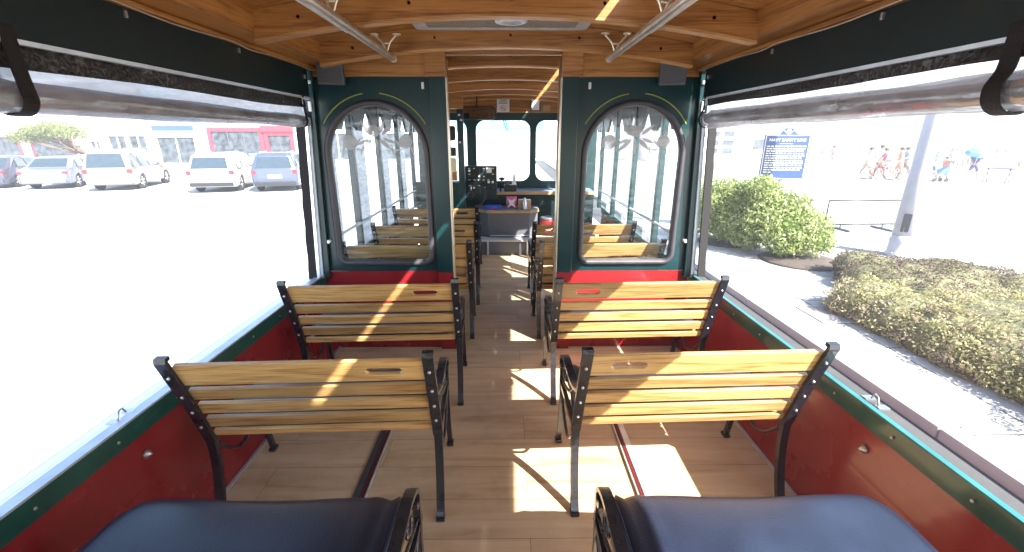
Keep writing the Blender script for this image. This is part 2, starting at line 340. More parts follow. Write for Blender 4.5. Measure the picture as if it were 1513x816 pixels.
def tag(o, label=None, cat=None, group=None, kind=None):
    if label: o['label'] = label
    if cat: o['category'] = cat
    if group: o['group'] = group
    if kind: o['kind'] = kind
    return o
def thing(name, loc, label, cat, group=None, rz=0.0):
    o = bpy.data.objects.new(name, None); COL.objects.link(o); o.location = loc; o.rotation_euler = (0, 0, rz)
    o.empty_display_size = 0.1
    return tag(o, label, cat, group)
def copy_tree(o, parent=None):
    c = o.copy(); COL.objects.link(c)
    if parent is not None: c.parent = parent
    for ch in list(o.children): copy_tree(ch, c)
    return c
def XZ(y=0.0):  # plane xy -> world XZ at given y, facing the camera
    return Matrix(((1, 0, 0, 0), (0, 0, -1, y), (0, 1, 0, 0), (0, 0, 0, 1)))
def YZ(x=0.0):  # plane (a,b) -> y=a, z=b
    return Matrix(((0, 0, 1, x), (1, 0, 0, 0), (0, 1, 0, 0), (0, 0, 0, 1)))
def arc(cx, cy, r, a0, a1, n, ry=None):
    ry = ry or r
    return [(cx + r * cos(radians(a0 + (a1 - a0) * i / n)), cy + ry * sin(radians(a0 + (a1 - a0) * i / n))) for i in range(n + 1)]
def rrect(x0, x1, y0, y1, r, n=5):
    return arc(x1 - r, y0 + r, r, -90, 0, n) + arc(x1 - r, y1 - r, r, 0, 90, n) + arc(x0 + r, y1 - r, r, 90, 180, n) + arc(x0 + r, y0 + r, r, 180, 270, n)
def window_shape(cx, hw, z0, zs, rc, n=24):
    return arc(cx - hw + rc, z0 + rc, rc, 180, 270, 6) + arc(cx + hw - rc, z0 + rc, rc, 270, 360, 6) + arc(cx, zs, hw, 0, 180, n)
def smoothpath(pts, n=6):
    out = []; P = [Vector(p) for p in pts]
    for i in range(len(P) - 1):
        p0 = P[max(i - 1, 0)]; p1 = P[i]; p2 = P[i + 1]; p3 = P[min(i + 2, len(P) - 1)]
        for k in range(n):
            t = k / n
            out.append(0.5 * ((2 * p1) + (p2 - p0) * t + (2 * p0 - 5 * p1 + 4 * p2 - p3) * t * t + (3 * p1 - p0 - 3 * p2 + p3) * t ** 3))
    out.append(P[-1]); return out

# ------------------------------------------------------------------ ground, street, sea
GZ = -0.80; PZ = -0.70
tag(MB().box(-700, 3.49, -200, 700, GZ - 0.3, GZ).build('ground', 'concrete'), kind='structure')
tag(MB().box(2.6, 3.485, -30, 60, GZ + 0.0, GZ + 0.004).build('gutter', 'asphalt'), kind='structure')
k = MB()
for i in range(24): k.box(3.492, 3.678, -12 + i * 3.0, -12 + i * 3.0 + 2.985, GZ - 0.2, PZ + 0.002, 0.012)
tag(k.build('kerb', 'curb'), kind='structure')
tag(MB().box(3.682, 31, -40, 200, GZ - 0.3, PZ).build('pavement', 'paving'), kind='structure')
tag(MB().box(4.6, 7.2, 7.0, 14.0, PZ, PZ + 0.004).build('paver_strip', 'pavers'), kind='structure')
tag(MB().box(31, 700, -200, 700, GZ - 1.2, PZ - 0.05).build('beach', mat('beach_sand', (0.55, 0.50, 0.42), 0.95, 0, 0.08, 0.5, 0.3, 3)), kind='structure')
tag(MB().box(90, 2500, -1500, 2500, -2.4, PZ + 0.02).build('sea', 'sea'), kind='structure')
# dune ridge
bm = MB(); NX, NY = 10, 90
g = [[None] * NY for _ in range(NX)]
for i in range(NX):
    for j in range(NY):
        x = 36 + i * 1.7; y = 8 + j * 1.3
        h = 1.25 * sin(pi * i / (NX - 1)) * (0.8 + 0.25 * sin(j * 0.7) + 0.2 * sin(j * 0.23 + i))
        g[i][j] = bm.bm.verts.new((x, y, PZ - 0.06 + max(0, h)))
for i in range(NX - 1):
    for j in range(NY - 1): bm.bm.faces.new([g[i][j], g[i + 1][j], g[i + 1][j + 1], g[i][j + 1]]).smooth = True
tag(bm.build('dunes', 'sand'), kind='structure')
# dune grass blades
vs, fs = [], []
for i in range(5200):
    x = 36 + random.random() * 10; y = 10 + random.random() * 100
    u = (x - 36) / 15.3; z = PZ + 1.1 * sin(pi * u) * 0.9 - 0.05; a = random.random() * pi; h = 0.35 + random.random() * 0.5; w = 0.05
    dx, dy = cos(a) * w, sin(a) * w; q = len(vs); lx = random.uniform(-.3, .3)
    vs += [(x - dx, y - dy, z), (x + dx, y + dy, z), (x + lx, y + random.uniform(-.3, .3), z + h)]; fs.append((q, q + 1, q + 2))
me = bpy.data.meshes.new('dune_grass'); me.from_pydata(vs, [], fs); o = bpy.data.objects.new('dune_grass', me); COL.objects.link(o)
me.materials.append(leafmat('dune_blades', [(0.15, 0.155, 0.11), (0.22, 0.215, 0.16), (0.12, 0.13, 0.09)])); tag(o, kind='stuff', cat='grass', label='pale beach grass covering the dune ridge beyond the promenade')

# ------------------------------------------------------------------ trolley shell
Y0, Y1, BH = -2.6, 6.95, 3.08     # rear end, cab front, bulkhead
fl = MB().box(-1.33, 1.33, Y0, 6.0, -0.06, 0.0).build('floor', 'floor'); tag(fl, kind='structure')
# chassis skirt below the floor
tag(MB().box(-1.34, 1.34, Y0, 7.3, -0.45, -0.065).build('chassis', 'plastic_b'), 'black underbody of the open trolley beneath its plank floor', 'chassis')

# ceiling boards with a narrow seam open along one side of the roof hatch
def zc(x): return 2.17 - 0.085 * x * x
ce = MB()
def ceil_strip(xa, xb, ya, yb, n=10):
    top = [(xa + (xb - xa) * i / n) for i in range(n + 1)]
    poly = [(x, zc(x)) for x in top] + [(x, zc(x) + 0.014) for x in reversed(top)]
    ce.prism(poly, yb - ya, Matrix(((1, 0, 0, 0), (0, 0, 1, ya), (0, 1, 0, 0), (0, 0, 0, 1))))
SL0, SL1 = 0.475, 0.523
ceil_strip(-1.16, SL0, Y0, 7.0); ceil_strip(SL1, 1.16, Y0, 7.0)
ceil_strip(SL0, SL1, Y0, 0.05, 2); ceil_strip(SL0, SL1, 2.22, 3.42, 2)
ceil = tag(ce.build('ceiling', 'ceilwood'), kind='structure')
def beam(y, t=0.036, xs=1.10, d0=2.056):
    m = MB(); n = 16
    xsn = [-xs + 2 * xs * i / n for i in range(n + 1)]
    poly = [(x, d0 - 0.085 * x * x) for x in xsn] + [(x, zc(x) - 0.002) for x in reversed(xsn)]
    m.prism(poly, t, Matrix(((1, 0, 0, 0), (0, 0, 1, y), (0, 1, 0, 0), (0, 0, 0, 1))))
    b_ = m.build('beam', 'ceilwood', ceil)
    e = MB(); poly = [(x, d0 - 0.012 - 0.085 * x * x) for x in xsn] + [(x, d0 - 0.085 * x * x - 0.001) for x in reversed(xsn)]
    e.prism(poly, t + 0.02, Matrix(((1, 0, 0, 0), (0, 0, 1, y - 0.004), (0, 1, 0, 0), (0, 0, 0, 1)))).build('beam_lit_edge', 'paleedge', b_)  # paler wood strip paints the light caught by the beam's lower edge
    p = MB()
    for x in (-0.9, -0.42, 0.02, 0.42, 0.9): p.lathe([(0.008, -0.003), (0.008, 0.0)], (0, 0, 0), 10, Matrix.Translation((x, y, d0 + 0.055 - 0.085 * x * x)) @ Matrix.Rotation(pi / 2, 4, 'X'))
    p.build('screw', 'bark', b_)
for y in (-2.1, -1.35, -0.6, 0.1, 0.78, 1.46, 2.15, 2.85, 3.57, 4.36, 5.19, 5.85, 6.5): beam(y)
# longitudinal cove boards
for s in (-1, 1):
    m = MB()
    poly = [(s * 1.235, 1.967), (s * 1.235, 2.10), (s * 1.085, 2.10), (s * 1.098, 1.978)]
    m.prism(poly, 7.0 - Y0, Matrix(((1, 0, 0, 0), (0, 0, 1, Y0), (0, 1, 0, 0), (0, 0, 0, 1))))
    m.box(min(s * 1.205, s * 1.238), max(s * 1.205, s * 1.238), Y0, 6.9, 1.948, 1.966, 0.003)
    m.build('cove_board', 'ceilwoody', ceil)
    # blocks between beams
    mm = MB()
    for y in (0.78, 1.46, 2.15): 
        xa, xb = sorted((s * 1.04, s * 1.09)); mm.box(xa, xb, y + 0.04, y + 0.12, 1.99, 2.06, 0.003)
    mm.build('corner_block', 'ceilwood', ceil)
# unseen rear end wall, added to cut light and reflections from behind
t = thing('added_rear_wall', (0, Y0, 0), 'added red and green rear end wall, unseen, cutting light behind the camera', 'rear wall')
MB().plate([(-1.31, 0.0), (1.31, 0.0), (1.31, 0.62), (-1.31, 0.62)], [], 0.04, XZ(-0.02)).build('lower_panel', 'red', t)
MB().plate([(-1.30, 0.622), (1.30, 0.622), (1.236, 2.03), (-1.236, 2.03)], [window_shape(-0.75, 0.33, 0.8, 1.4, 0.07), window_shape(0.75, 0.33, 0.8, 1.4, 0.07), rrect(-0.3, 0.3, 0.8, 1.75, 0.07)], 0.04, XZ(-0.02)).build('upper_panel', 'teal', t)
# outer roof skin above
rf = MB(); n = 10
for a, b_ in ((-1.31, SL0 - 0.02), (SL1 + 0.03, 1.31)):
    xs_ = [a + (b_ - a) * i / n for i in range(n + 1)]
    poly = [(x, zc(x) + 0.018) for x in xs_] + [(x, zc(x) + 0.024) for x in reversed(xs_)]
    rf.prism(poly, 7.15 - Y0, Matrix(((1, 0, 0, 0), (0, 0, 1, Y0), (0, 1, 0, 0), (0, 0, 0, 1))))
tag(rf.build('roof', 'dteal'), 'dark curved outer roof skin over the trolley boards', 'roof')

# roof hatch light panel
h = thing('roof_hatch', (-0.03, 2.50, 2.128), 'ribbed clear roof hatch with oval vent between the two front ceiling beams', 'roof hatch')
def rib_mat():
    m, n, l, b = new_mat('ribbed_lens'); b.inputs['Base Color'].default_value = (0.33, 0.29, 0.22, 1); b.inputs['Roughness'].default_value = 0.4
    tc = n.new('ShaderNodeTexCoord'); w = n.new('ShaderNodeTexWave'); w.inputs['Scale'].default_value = 34; l.new(tc.outputs['Object'], w.inputs['Vector'])
    bp = n.new('ShaderNodeBump'); bp.inputs['Strength'].default_value = 0.9; bp.inputs['Distance'].default_value = 0.01; l.new(w.outputs[0], bp.inputs['Height']); l.new(bp.outputs[0], b.inputs['Normal'])
    return m
MB().box(-0.40, 0.40, -0.2, 0.2, -0.012, 0.004, 0.004).build('lens', rib_mat(), h)
fr = MB().plate(rrect(-0.47, 0.47, -0.25, 0.25, 0.03), [rrect(-0.402, 0.402, -0.202, 0.202, 0.02)], 0.02, Matrix.Translation((0, 0, -0.003))); fr.build('hatch_frame', 'alu', h)
v = MB().lathe([(0.07, 0.0), (0.085, -0.006), (0.08, -0.018), (0.05, -0.02), (0.045, -0.012), (0.01, -0.012)], (0.05, 0, -0.01), 24); v.build('vent', 'alu', h)

# side walls, one per side
def side_wall(s):
    side = 'left' if s < 0 else 'right'
    t = thing('side_wall', (0, 0, 0), 'low red side wall with green top band on the %s of the trolley, %s' % (side, 'beside the open street' if s < 0 else 'beside the kerb and hedge'), 'side wall')
    def pr(poly, name, m, y0=Y0, y1=6.3):
        q = [(s * a, b) for a, b in poly]
        return MB().prism(q, y1 - y0, Matrix(((1, 0, 0, 0), (0, 0, 1, y0), (0, 1, 0, 0), (0, 0, 0, 1)))).build(name, m, t)
    # gently bowed red panel
    inn = [(1.30 + 0.055 * sin(pi * k_ / 16) ** 0.8 if k_ else 1.30, 0.0 + 0.505 * k_ / 8) for k_ in range(9)]
    pr(inn + [(1.40, 0.505), (1.38, 0.0)], 'panel', 'red')
    pr([(1.346, 0.507), (1.338, 0.588), (1.40, 0.588), (1.40, 0.507)], 'top_band', 'green')
    pr([(1.334, 0.589), (1.334, 0.597), (1.372 if s < 0 else 1.350, 0.600), (1.372 if s < 0 else 1.350, 0.589)], 'ledge_lip', 'alu' if s < 0 else 'lip')
    if s > 0: pr([(1.351, 0.589), (1.351, 0.597), (1.409, 0.592), (1.409, 0.589)], 'ledge', 'alu2')
    if s < 0: pr([(1.373, 0.586), (1.373, 0.594), (1.455, 0.575), (1.455, 0.560)], 'ledge', 'alu')
    pr([(1.402, 0.558), (1.45, 0.555), (1.44, -0.45), (1.41, -0.45)] if s < 0 else [(1.401, 0.55), (1.407, 0.55), (1.395, -0.45), (1.384, -0.45)], 'outer_skin', 'red')
    pr([(1.285, 0.001), (1.285, 0.010), (1.30, 0.010), (1.30, 0.001)], 'floor_trim', 'alu')
    for i in range(9):
        y = 0.72 + i * 0.28
        MB().lathe([(0.0055, 0.0), (0.005, 0.0025), (0.002, 0.003)], (0, 0, 0), 10, Matrix.Translation((s * 1.3375, y, 0.548)) @ Matrix.Rotation(-s * pi / 2, 4, 'Y')).build('screw', 'bolt', t)
    for y in (0.2, 2.62): MB().box(*sorted((s * 1.336, s * 1.345)), y, y + 0.004, 0.502, 0.588).build('seam', 'plastic_b', t)
    # snap latch on the ledge and a stud in the panel
    m = MB(); y = 1.36 if s < 0 else 1.42
    m.tube([(s * 1.37, y - 0.03, 0.597), (s * 1.375, y - 0.012, 0.625), (s * 1.385, y + 0.012, 0.625), (s * 1.39, y + 0.03, 0.597)], 0.0035, 6)
    m.box(*sorted((s * 1.36, s * 1.40)), y - 0.045, y - 0.02, 0.594, 0.600); m.box(*sorted((s * 1.36, s * 1.40)), y + 0.02, y + 0.045, 0.594, 0.600)
    m.build('latch', 'bolt', t)
    yy = 1.38
    MB().lathe([(0.018, 0), (0.017, 0.006), (0.009, 0.012), (0.004, 0.02)], (0, 0, 0), 14, Matrix.Translation((s * 1.352, yy, 0.42)) @ Matrix.Rotation(-s * pi / 2, 4, 'Y')).build('stud', 'bolt', t)
    return t
M['darkred'] = mat('dark_red_strip', (0.10, 0.008, 0.01), 0.5)
M['lip'] = mat('turquoise_lip', (0.035, 0.17, 0.175), 0.35, 0, 0.15, 10)
M['alu2'] = mat('grey_sill', (0.05, 0.05, 0.052), 0.8, 0, 0.15, 8, 0.1, 40)
for s in (-1, 1): side_wall(s)

# fascias above the openings, rolled curtains
def fascia(s):
    side = 'left' if s < 0 else 'right'
    t = thing('fascia', (0, 0, 1.8), 'near-black green fascia board above the %s side opening' % side, 'fascia')
    q = lambda p: [(s * a, b - 1.8) for a, b in p]
    T = lambda y0: Matrix(((1, 0, 0, 0), (0, 0, 1, y0), (0, 1, 0, 0), (0, 0, 0, 1)))
    MB().prism(q([(1.238, 1.785), (1.236, 2.06), (1.30, 2.06), (1.29, 1.785)]), 2.98 - Y0, T(Y0)).build('board', 'dteal', t)
    MB().prism(q([(1.232, 1.772), (1.230, 1.784), (1.262, 1.784), (1.262, 1.772)]), 2.98 - Y0, T(Y0)).build('channel', 'alu', t)
    for y, z in ((2.93, 1.90), (2.25, 1.93), (1.62, 1.93)): MB().box(*sorted((s * 1.226, s * 1.2365)), y - 0.005, y + 0.005, z - 1.8 - 0.014, z - 1.8 + 0.008, 0.002).build('clip', 'bolt', t)
    w = []; ys = [2.96, 2.6, 2.3, 2.15, 1.8, 1.5, 1.3, 0.9, 0.4]; 
    for i, y in enumerate(ys): w.append((s * 1.20, y, 1.942 - 1.8 + (0.004 if i % 2 else -0.006)))
    MB().tube(smoothpath(w, 4), 0.003, 5).build('wire', 'brass', t)
for s in (-1, 1): fascia(s)

def roll_mat_net():
    m, n, l, b = new_mat('netting'); tc = n.new('ShaderNodeTexCoord')
    v = n.new('ShaderNodeTexVoronoi'); v.inputs['Scale'].default_value = 95; l.new(tc.outputs['Object'], v.inputs['Vector'])
    nz = n.new('ShaderNodeTexNoise'); nz.inputs['Scale'].default_value = 7; l.new(tc.outputs['Object'], nz.inputs['Vector'])
    mu = n.new('ShaderNodeMath'); mu.operation = 'MULTIPLY'; l.new(v.outputs[0], mu.inputs[0]); l.new(nz.outputs[0], mu.inputs[1])
    r = ramp(n, [(0.25, (0.012, 0.012, 0.014)), (0.42, (0.05, 0.048, 0.045)), (0.60, (0.14, 0.135, 0.125))]); l.new(mu.outputs[0], r.inputs[0]); l.new(r.outputs[0], b.inputs['Base Color'])
    b.inputs['Roughness'].default_value = 0.45
    bp = n.new('ShaderNodeBump'); bp.inputs['Strength'].default_value = 0.8; bp.inputs['Distance'].default_value = 0.01; l.new(mu.outputs[0], bp.inputs['Height']); l.new(bp.outputs[0], b.inputs['Normal'])
    return m
M['net'] = roll_mat_net()
def curtain(s):
    side = 'left' if s < 0 else 'right'
    t = thing('rolled_curtain', (s * 1.25, 0, 1.70), 'rolled clear vinyl curtain strapped above the %s opening, %s' % (side, 'over the parked cars' if s < 0 else 'over the blue marker sign'), 'rolled curtain')
    rnd = random.Random(3 + s)
    # netted upper strip, slightly wavy
    def sheet(z0, z1, name, m, off=0.0, amp=0.006, rows=3):
        b_ = MB(); N = 130; g = []
        for i in range(N + 1):
            y = Y0 + 0.1 + (2.93 - Y0 - 0.1) * i / N
            g.append([b_.bm.verts.new((off + amp * sin(y * 9 + j) + amp * 0.6 * sin(y * 23 + 2 * j), y, z0 + (z1 - z0) * j / rows + (0.004 * sin(y * 5 + s) if j == 0 else 0) - 1.70)) for j in range(rows + 1)])
        for i in range(N):
            for j in range(rows):
                f = b_.bm.faces.new([g[i][j], g[i + 1][j], g[i + 1][j + 1], g[i][j + 1]]); f.smooth = True
        ob = b_.build(name, m, t); 
        md = ob.modifiers.new('thick', 'SOLIDIFY'); md.thickness = 0.002
        return ob
    RC, RR = (-0.056, 0.036) if s < 0 else (-0.043, 0.048)
    sheet(1.718 if s < 0 else 1.732, 1.775, 'netting', 'net', 0.0, 0.004)
    sheet(1.655, 1.755, 'loose_sheet', 'clearvinyl', s * 0.012, 0.004)
    # the roll itself with shallow creases
    N = 170; K = 22; rings = []
    for i in range(N + 1):
        y = Y0 + 0.1 + (2.95 - Y0 - 0.1) * i / N
        r0 = RR + 0.003 * sin(y * 2.1 + s) + 0.002 * sin(y * 7.3)
        for ys in ((1.225, 2.86) if s < 0 else (1.175, 2.93)):
            r0 -= 0.005 * math.exp(-((y - ys) / 0.035) ** 2)
        r0 *= 1.0 if y < 2.9 else 0.8
        ring = []
        for k_ in range(K):
            a = 2 * pi * k_ / K
            r_ = r0 * (1 + 0.05 * sin(3 * a + y * 4) + 0.035 * sin(7 * a + y * 11 + sin(y * 5)))
            ring.append((s * 0.012 + r_ * 0.95 * cos(a), y, RC + r_ * 1.05 * sin(a) + 0.004 * sin(y * 1.7)))
        rings.append(ring)
    MB().ring_loft(rings, True).build('roll', 'rollvinyl', t)
    ic = [[(s * 0.012 + RR * 0.6 * cos(2 * pi * q / 12), y, RC + RR * 0.6 * sin(2 * pi * q / 12)) for q in range(12)] for y in [Y0 + 0.12 + (2.92 - Y0 - 0.12) * i / 40 for i in range(41)]]
    MB().ring_loft(ic, True).build('roll_core', mat('core_vinyl', (0.34, 0.34, 0.35), 0.3, 0.0, 0.7, 14, 0.5, 20), t)
    # straps
    for y, w in (((1.225, 0.019), (2.86, 0.010)) if s < 0 else ((1.175, 0.022), (2.93, 0.010))):
        m = MB(); pts = []
        pts += [(-s * 0.016, y, 0.115), (-s * 0.020, y, 0.06), (-s * 0.022, y, 0.01)]
        for k_ in range(9):
            a = radians(160 + k_ * 25); pts.append((s * 0.012 + s * (RR + 0.006) * cos(a), y, RC + (RR + 0.006) * sin(a)))
        pts.append((s * 0.045, y, 0.02))
        m.strap(smoothpath(pts, 3), (0, w, 0), 0.0025); m.build('strap', 'black', t)
    MB().box(*sorted((-s * 0.022, -s * 0.016)), (2.86 if s < 0 else 2.93) - 0.012, (2.86 if s < 0 else 2.93) + 0.012, 0.035, 0.075, 0.003).build('buckle', 'white', t)
for s in (-1, 1): curtain(s)

# ------------------------------------------------------------------ bulkhead partitions with arched windows
def petal(x0, y0, x1, y1, w, n=8):
    d = Vector((x1 - x0, y1 - y0)); L = d.length; d.normalize(); nn = Vector((-d.y, d.x)); out = []
    for i in range(n + 1):
        u = i / n; out.append(Vector((x0, y0)) + d * L * u + nn * w / 2 * sin(pi * u ** 0.7) * 1.0)
    for i in range(n - 1, 0, -1):
        u = i / n; out.append(Vector((x0, y0)) + d * L * u - nn * w / 2 * sin(pi * u ** 0.7) * 1.0)
    return [(p.x, p.y) for p in out]
FLOWER = [('c', 0, 0, 22), ('c', -97, -42, 29), ('c', 118, -40, 26),
  (-15, -18, -50, 40, 26), (-12, -14, -22, 50, 20), (18, -10, 45, 42, 22), (28, -14, 78, 24, 20), (5, -25, 8, -92, 15), (-10, -30, -58, -78, 24), (-22, -30, -80, -56, 17),
  (18, -30, 66, -74, 24), (32, -28, 88, -48, 17), (-84, -60, -52, -24, 14), (-120, -52, -134, -100, 13), (-78, -68, -48, -70, 12), (104, -62, 76, -30, 14), (140, -56, 152, -102, 13), (98, -70, 66, -70, 12), (-60, -90, -46, -48, 8), (70, -88, 60, -48, 8)]
KB = 1.0267
def bulkhead(s):
    cx = -0.854 if s < 0 else 0.831; hw = 0.343; zs = 1.432; z0 = 0.683
    xi = -0.385 if s < 0 else 0.345
    t = thing('bulkhead', (0, BH, 0), 'dark green partition with an arched window on the %s of the doorway' % ('left' if s < 0 else 'right'), 'partition')
    t.location.z = EYE * (1 - KB); t.scale = (KB, 1, KB)
    o_ = [(xi, 0.640), (s * 1.285, 0.640), (s * 1.232, 1.905), (xi, 1.905)]
    ho = window_shape(cx, hw - 0.012, z0 + 0.012, zs, 0.07)
    MB().plate(o_, [ho], 0.034, XZ(0.02)).build('upper_panel', 'teal', t)
    MB().plate([(xi, 0.0), (s * 1.32, 0.0), (s * 1.285, 0.638), (xi, 0.638)], [], 0.034, XZ(0.02)).build('lower_panel', 'red', t)
    # window frame: rounded rubber-and-metal surround
    rings = []
    path = window_shape(cx, hw - 0.021, z0 + 0.021, zs, 0.062)
    prof = [(-0.021, 0.0), (-0.019, -0.012), (-0.010, -0.022), (0.006, -0.022), (0.014, -0.012), (0.017, 0.0), (0.017, 0.03), (-0.021, 0.03)]
    P = [Vector((a, b)) for a, b in path]; m = len(P)
    for i, p in enumerate(P):
        d = P[(i + 1) % m] - P[i - 1]; d.normalize(); nn = Vector((d.y, -d.x))
        rings.append([(p.x + nn.x * -a, b, p.y + nn.y * -a) for a, b in prof])
    MB().ring_loft(rings, False, True).build('window_frame', 'rubber', t)
    gl = MB().plate(window_shape(cx, hw - 0.03, z0 + 0.03, zs, 0.06), [], 0.004, XZ(0.022)).build('glass', 'glass', t)
    fb = MB(); k_ = 0.00168; ox = cx + (0.0 if s > 0 else -0.012); oz = 1.585
    for e in FLOWER:
        if e[0] == 'c': poly = [(ox + (e[1] + e[3] * cos(a)) * k_, oz + (e[2] + e[3] * sin(a)) * k_) for a in [2 * pi * q / 16 for q in range(16)]]
        else: poly = [(ox + a * k_, oz + b * k_) for a, b in petal(e[0], e[1], e[2], e[3], e[4] * 0.72)]
        fb.prism(poly, 0.0006 + random.random() * 0.0009, XZ(0.019))
    fb.build('etched_flower', 'frost', gl)
    for a0, a1 in ((31, 83), (99, 149)):
        pts = arc(cx, zs, 0.381, a0, a1, 18)
        MB().strap([(a, 0.001, b) for a, b in pts], (0, 0.0025, 0), 0.003).build('pinstripe', 'yellow', t)
    # door jamb
    xa, xb = sorted((xi, xi + s * 0.105)); MB().box(xa, xb, -0.03, 0.002, 0.0, 1.905, 0.004).build('jamb', 'teal', t)
    MB().box(xa - 0.001, xb + 0.001, -0.032, -0.0305, 0.0, 0.635).build('jamb_foot', 'red', t)
    MB().box(*sorted((xi - s * 0.008, xi)), -0.028, 0.03, 0.0, 1.9, 0.002).build('edge_trim', 'brass', t)
    # white hook
    hx = -0.53 if s < 0 else 0.52
    MB().box(hx - 0.008, hx + 0.008, -0.012, 0.002, 1.835, 1.875, 0.004).build('hook', 'white', t)
    # corner post leaning in slightly, metal strip and black curtain edge beside it
    def lean(xb0, xb1, xt0, xt1, y0, y1, z0_, z1_, name, m):
        b_ = MB(); rr = []
        for i in range(15):
            u = i / 14; z = z0_ + (z1_ - z0_) * u; w = 0.003 * sin(i * 2.1) if m == 'black' else 0
            a = xb0 + (xt0 - xb0) * u; c = xb1 + (xt1 - xb1) * u + w
            rr.append([(s * a, y0, z), (s * c, y0, z), (s * c, y1, z), (s * a, y1, z)])
        b_.ring_loft(rr, True, False, False).build(name, m, t)
    lean(1.255, 1.292, 1.205, 1.24, -0.035, -0.004, 0.60, 1.955, 'corner_post', 'teal')
    lean(1.294, 1.318, 1.242, 1.262, -0.05, -0.012, 0.60, 1.66, 'metal_strip', 'alu')
    lean(1.322, 1.372, 1.262, 1.312, -0.10, -0.085, 0.598, 1.66, 'curtain_edge', 'black')
    MB().box(*sorted((s * 1.225, s * 1.245)), -0.05, -0.036, 1.70, 1.76, 0.004).build('clip', 'white', t)
    MB().box(*sorted((s * 1.21, s * 1.235)), -0.05, -0.036, 1.86, 1.88, 0.004).build('clip', 'white', t)
for s in (-1, 1): bulkhead(s)
# oak header over the bulkhead
t = thing('header_beam', (0, BH, 1.9 * KB + EYE * (1 - KB)), 'straight oak header board above the two partitions and the doorway', 'header'); t.scale = (KB, 1, KB)
MB().box(-1.22, -0.5105, -0.012, 0.03, 0.007, 0.135, 0.003).build('board', 'ceilwood', t)
MB().box(0.4725, 1.20, -0.012, 0.03, 0.007, 0.135, 0.003).build('board', 'ceilwood', t)
MB().box(-0.510, -0.382, -0.028, 0.03, 0.002, 0.145, 0.004).build('end_block', 'ceilwood', t)
MB().box(0.344, 0.472, -0.028, 0.03, 0.002, 0.145, 0.004).build('end_block', 'ceilwood', t)
MB().box(-1.07, 1.07, 0.031, 0.06, 0.136, 0.165, 0.002).build('upper_board', 'ceilwood', t)

# speakers
for x, rz, lab in ((-1.09, 0.22, 'left'), (1.03, -0.22, 'right')):
    t = thing('loudspeaker', (x, BH - 0.10, 1.945), 'small dark box loudspeaker under the ceiling at the %s end of the oak header' % lab, 'loudspeaker', 'loudspeakers on the header', rz)
    t.rotation_euler = (radians(10), 0, rz)
    MB().box(-0.078, 0.078, -0.045, 0.045, -0.085, 0.07, 0.008).build('case', 'speaker', t)
    MB().box(-0.066, 0.066, -0.050, -0.0465, -0.073, 0.058, 0.002).build('grille', 'grille', t)
    MB().box(-0.02, 0.02, 0.046, 0.075, -0.02, 0.05).build('bracket', 'plastic_b', t)

# ceiling grab rails
def grab(x, y1, lab):
    t = thing('grab_rail', (x, 0, 2.02), 'satin metal grab rail hanging from the ceiling on the %s of the aisle' % lab, 'grab rail', 'ceiling grab rails')
    MB().tube([(0, Y0 + 0.5, 0), (0, y1, 0)], 0.0185, 14).build('tube', 'nickel', t)
    MB().tube([(0, y1 - 0.8, 0), (0, y1 - 0.79, 0), (0, y1 - 1.6, 0)], [0.0205, 0.0225, 0.0225], 14).build('sleeve', 'nickel', t)
    MB().tube([(0, y1 - 0.025, 0), (0, y1 - 0.015, 0)], 0.021, 14).build('end_ring', 'brass', t)
    for y in (y1 - 0.16, y1 - 0.95, y1 - 1.8):
        m = MB()
        for q in (-1, 1):
            p = smoothpath([(0, y, 0.012), (q * 0.010, y, 0.035), (q * 0.022, y, 0.06), (q * 0.06, y, 0.098)], 4)
            m.tube(p, 0.0055, 8)
            m.lathe([(0.024, 0.0), (0.022, -0.006), (0.010, -0.010)], (q * 0.06, y, zc(x) - 2.02 - 0.001 - 0.011), 12)
        m.tube([(-0.02, y, 0.055), (0.02, y, 0.055)], 0.005, 6)
        m.build('bracket', 'brass', t)
grab(-0.665, 2.86, 'left'); grab(0.60, 2.86, 'right')
for o in [o for o in bpy.data.objects if o.name.startswith('grab_rail')]: o.location.z = 1.985

# brass door poles behind the bulkhead
for x, lab in ((-0.405, 'left'), (0.355, 'right')):
    t = thing('stanchion', (x, BH + 0.10, 0), 'slim upright brass pole at the %s edge of the doorway' % lab, 'pole', 'doorway poles')
    MB().tube([(0, 0, 0.02), (0, 0, 2.03)], 0.014, 12).build('pole', 'brass', t)
    MB().lathe([(0.03, 0.0), (0.03, 0.008), (0.018, 0.02)], (0, 0, 0.001), 14).build('flange', 'brass', t)

# floor strips (raised red and grey trim beside the wheel box)
for s, lab in ((-1, 'left'), (1, 'right')):
    x = 0.655 if s < 0 else 0.60
    t = thing('floor_strip', (s * x, 0, 0), 'red and grey metal floor strip under the %s benches' % lab, 'floor strip', 'floor strips under the benches')
    MB().box(-0.008, 0.004, 0.75, 2.15, 0.002, 0.012, 0.002).build('red_strip', 'darkred', t) if s < 0 else MB().box(-0.004, 0.009, 0.75, 2.15, 0.002, 0.012, 0.002).build('red_strip', 'darkred', t)
    MB().box(*sorted((-s * 0.012, -s * 0.017)), 0.75, 2.15, 0.002, 0.016).build('edge', 'alu', t)
    MB().box(*sorted((s * 0.0125, s * 0.045)), 0.75, 2.15, 0.002, 0.012, 0.003).build('grey_strip', 'rubber' if s < 0 else 'alu', t)

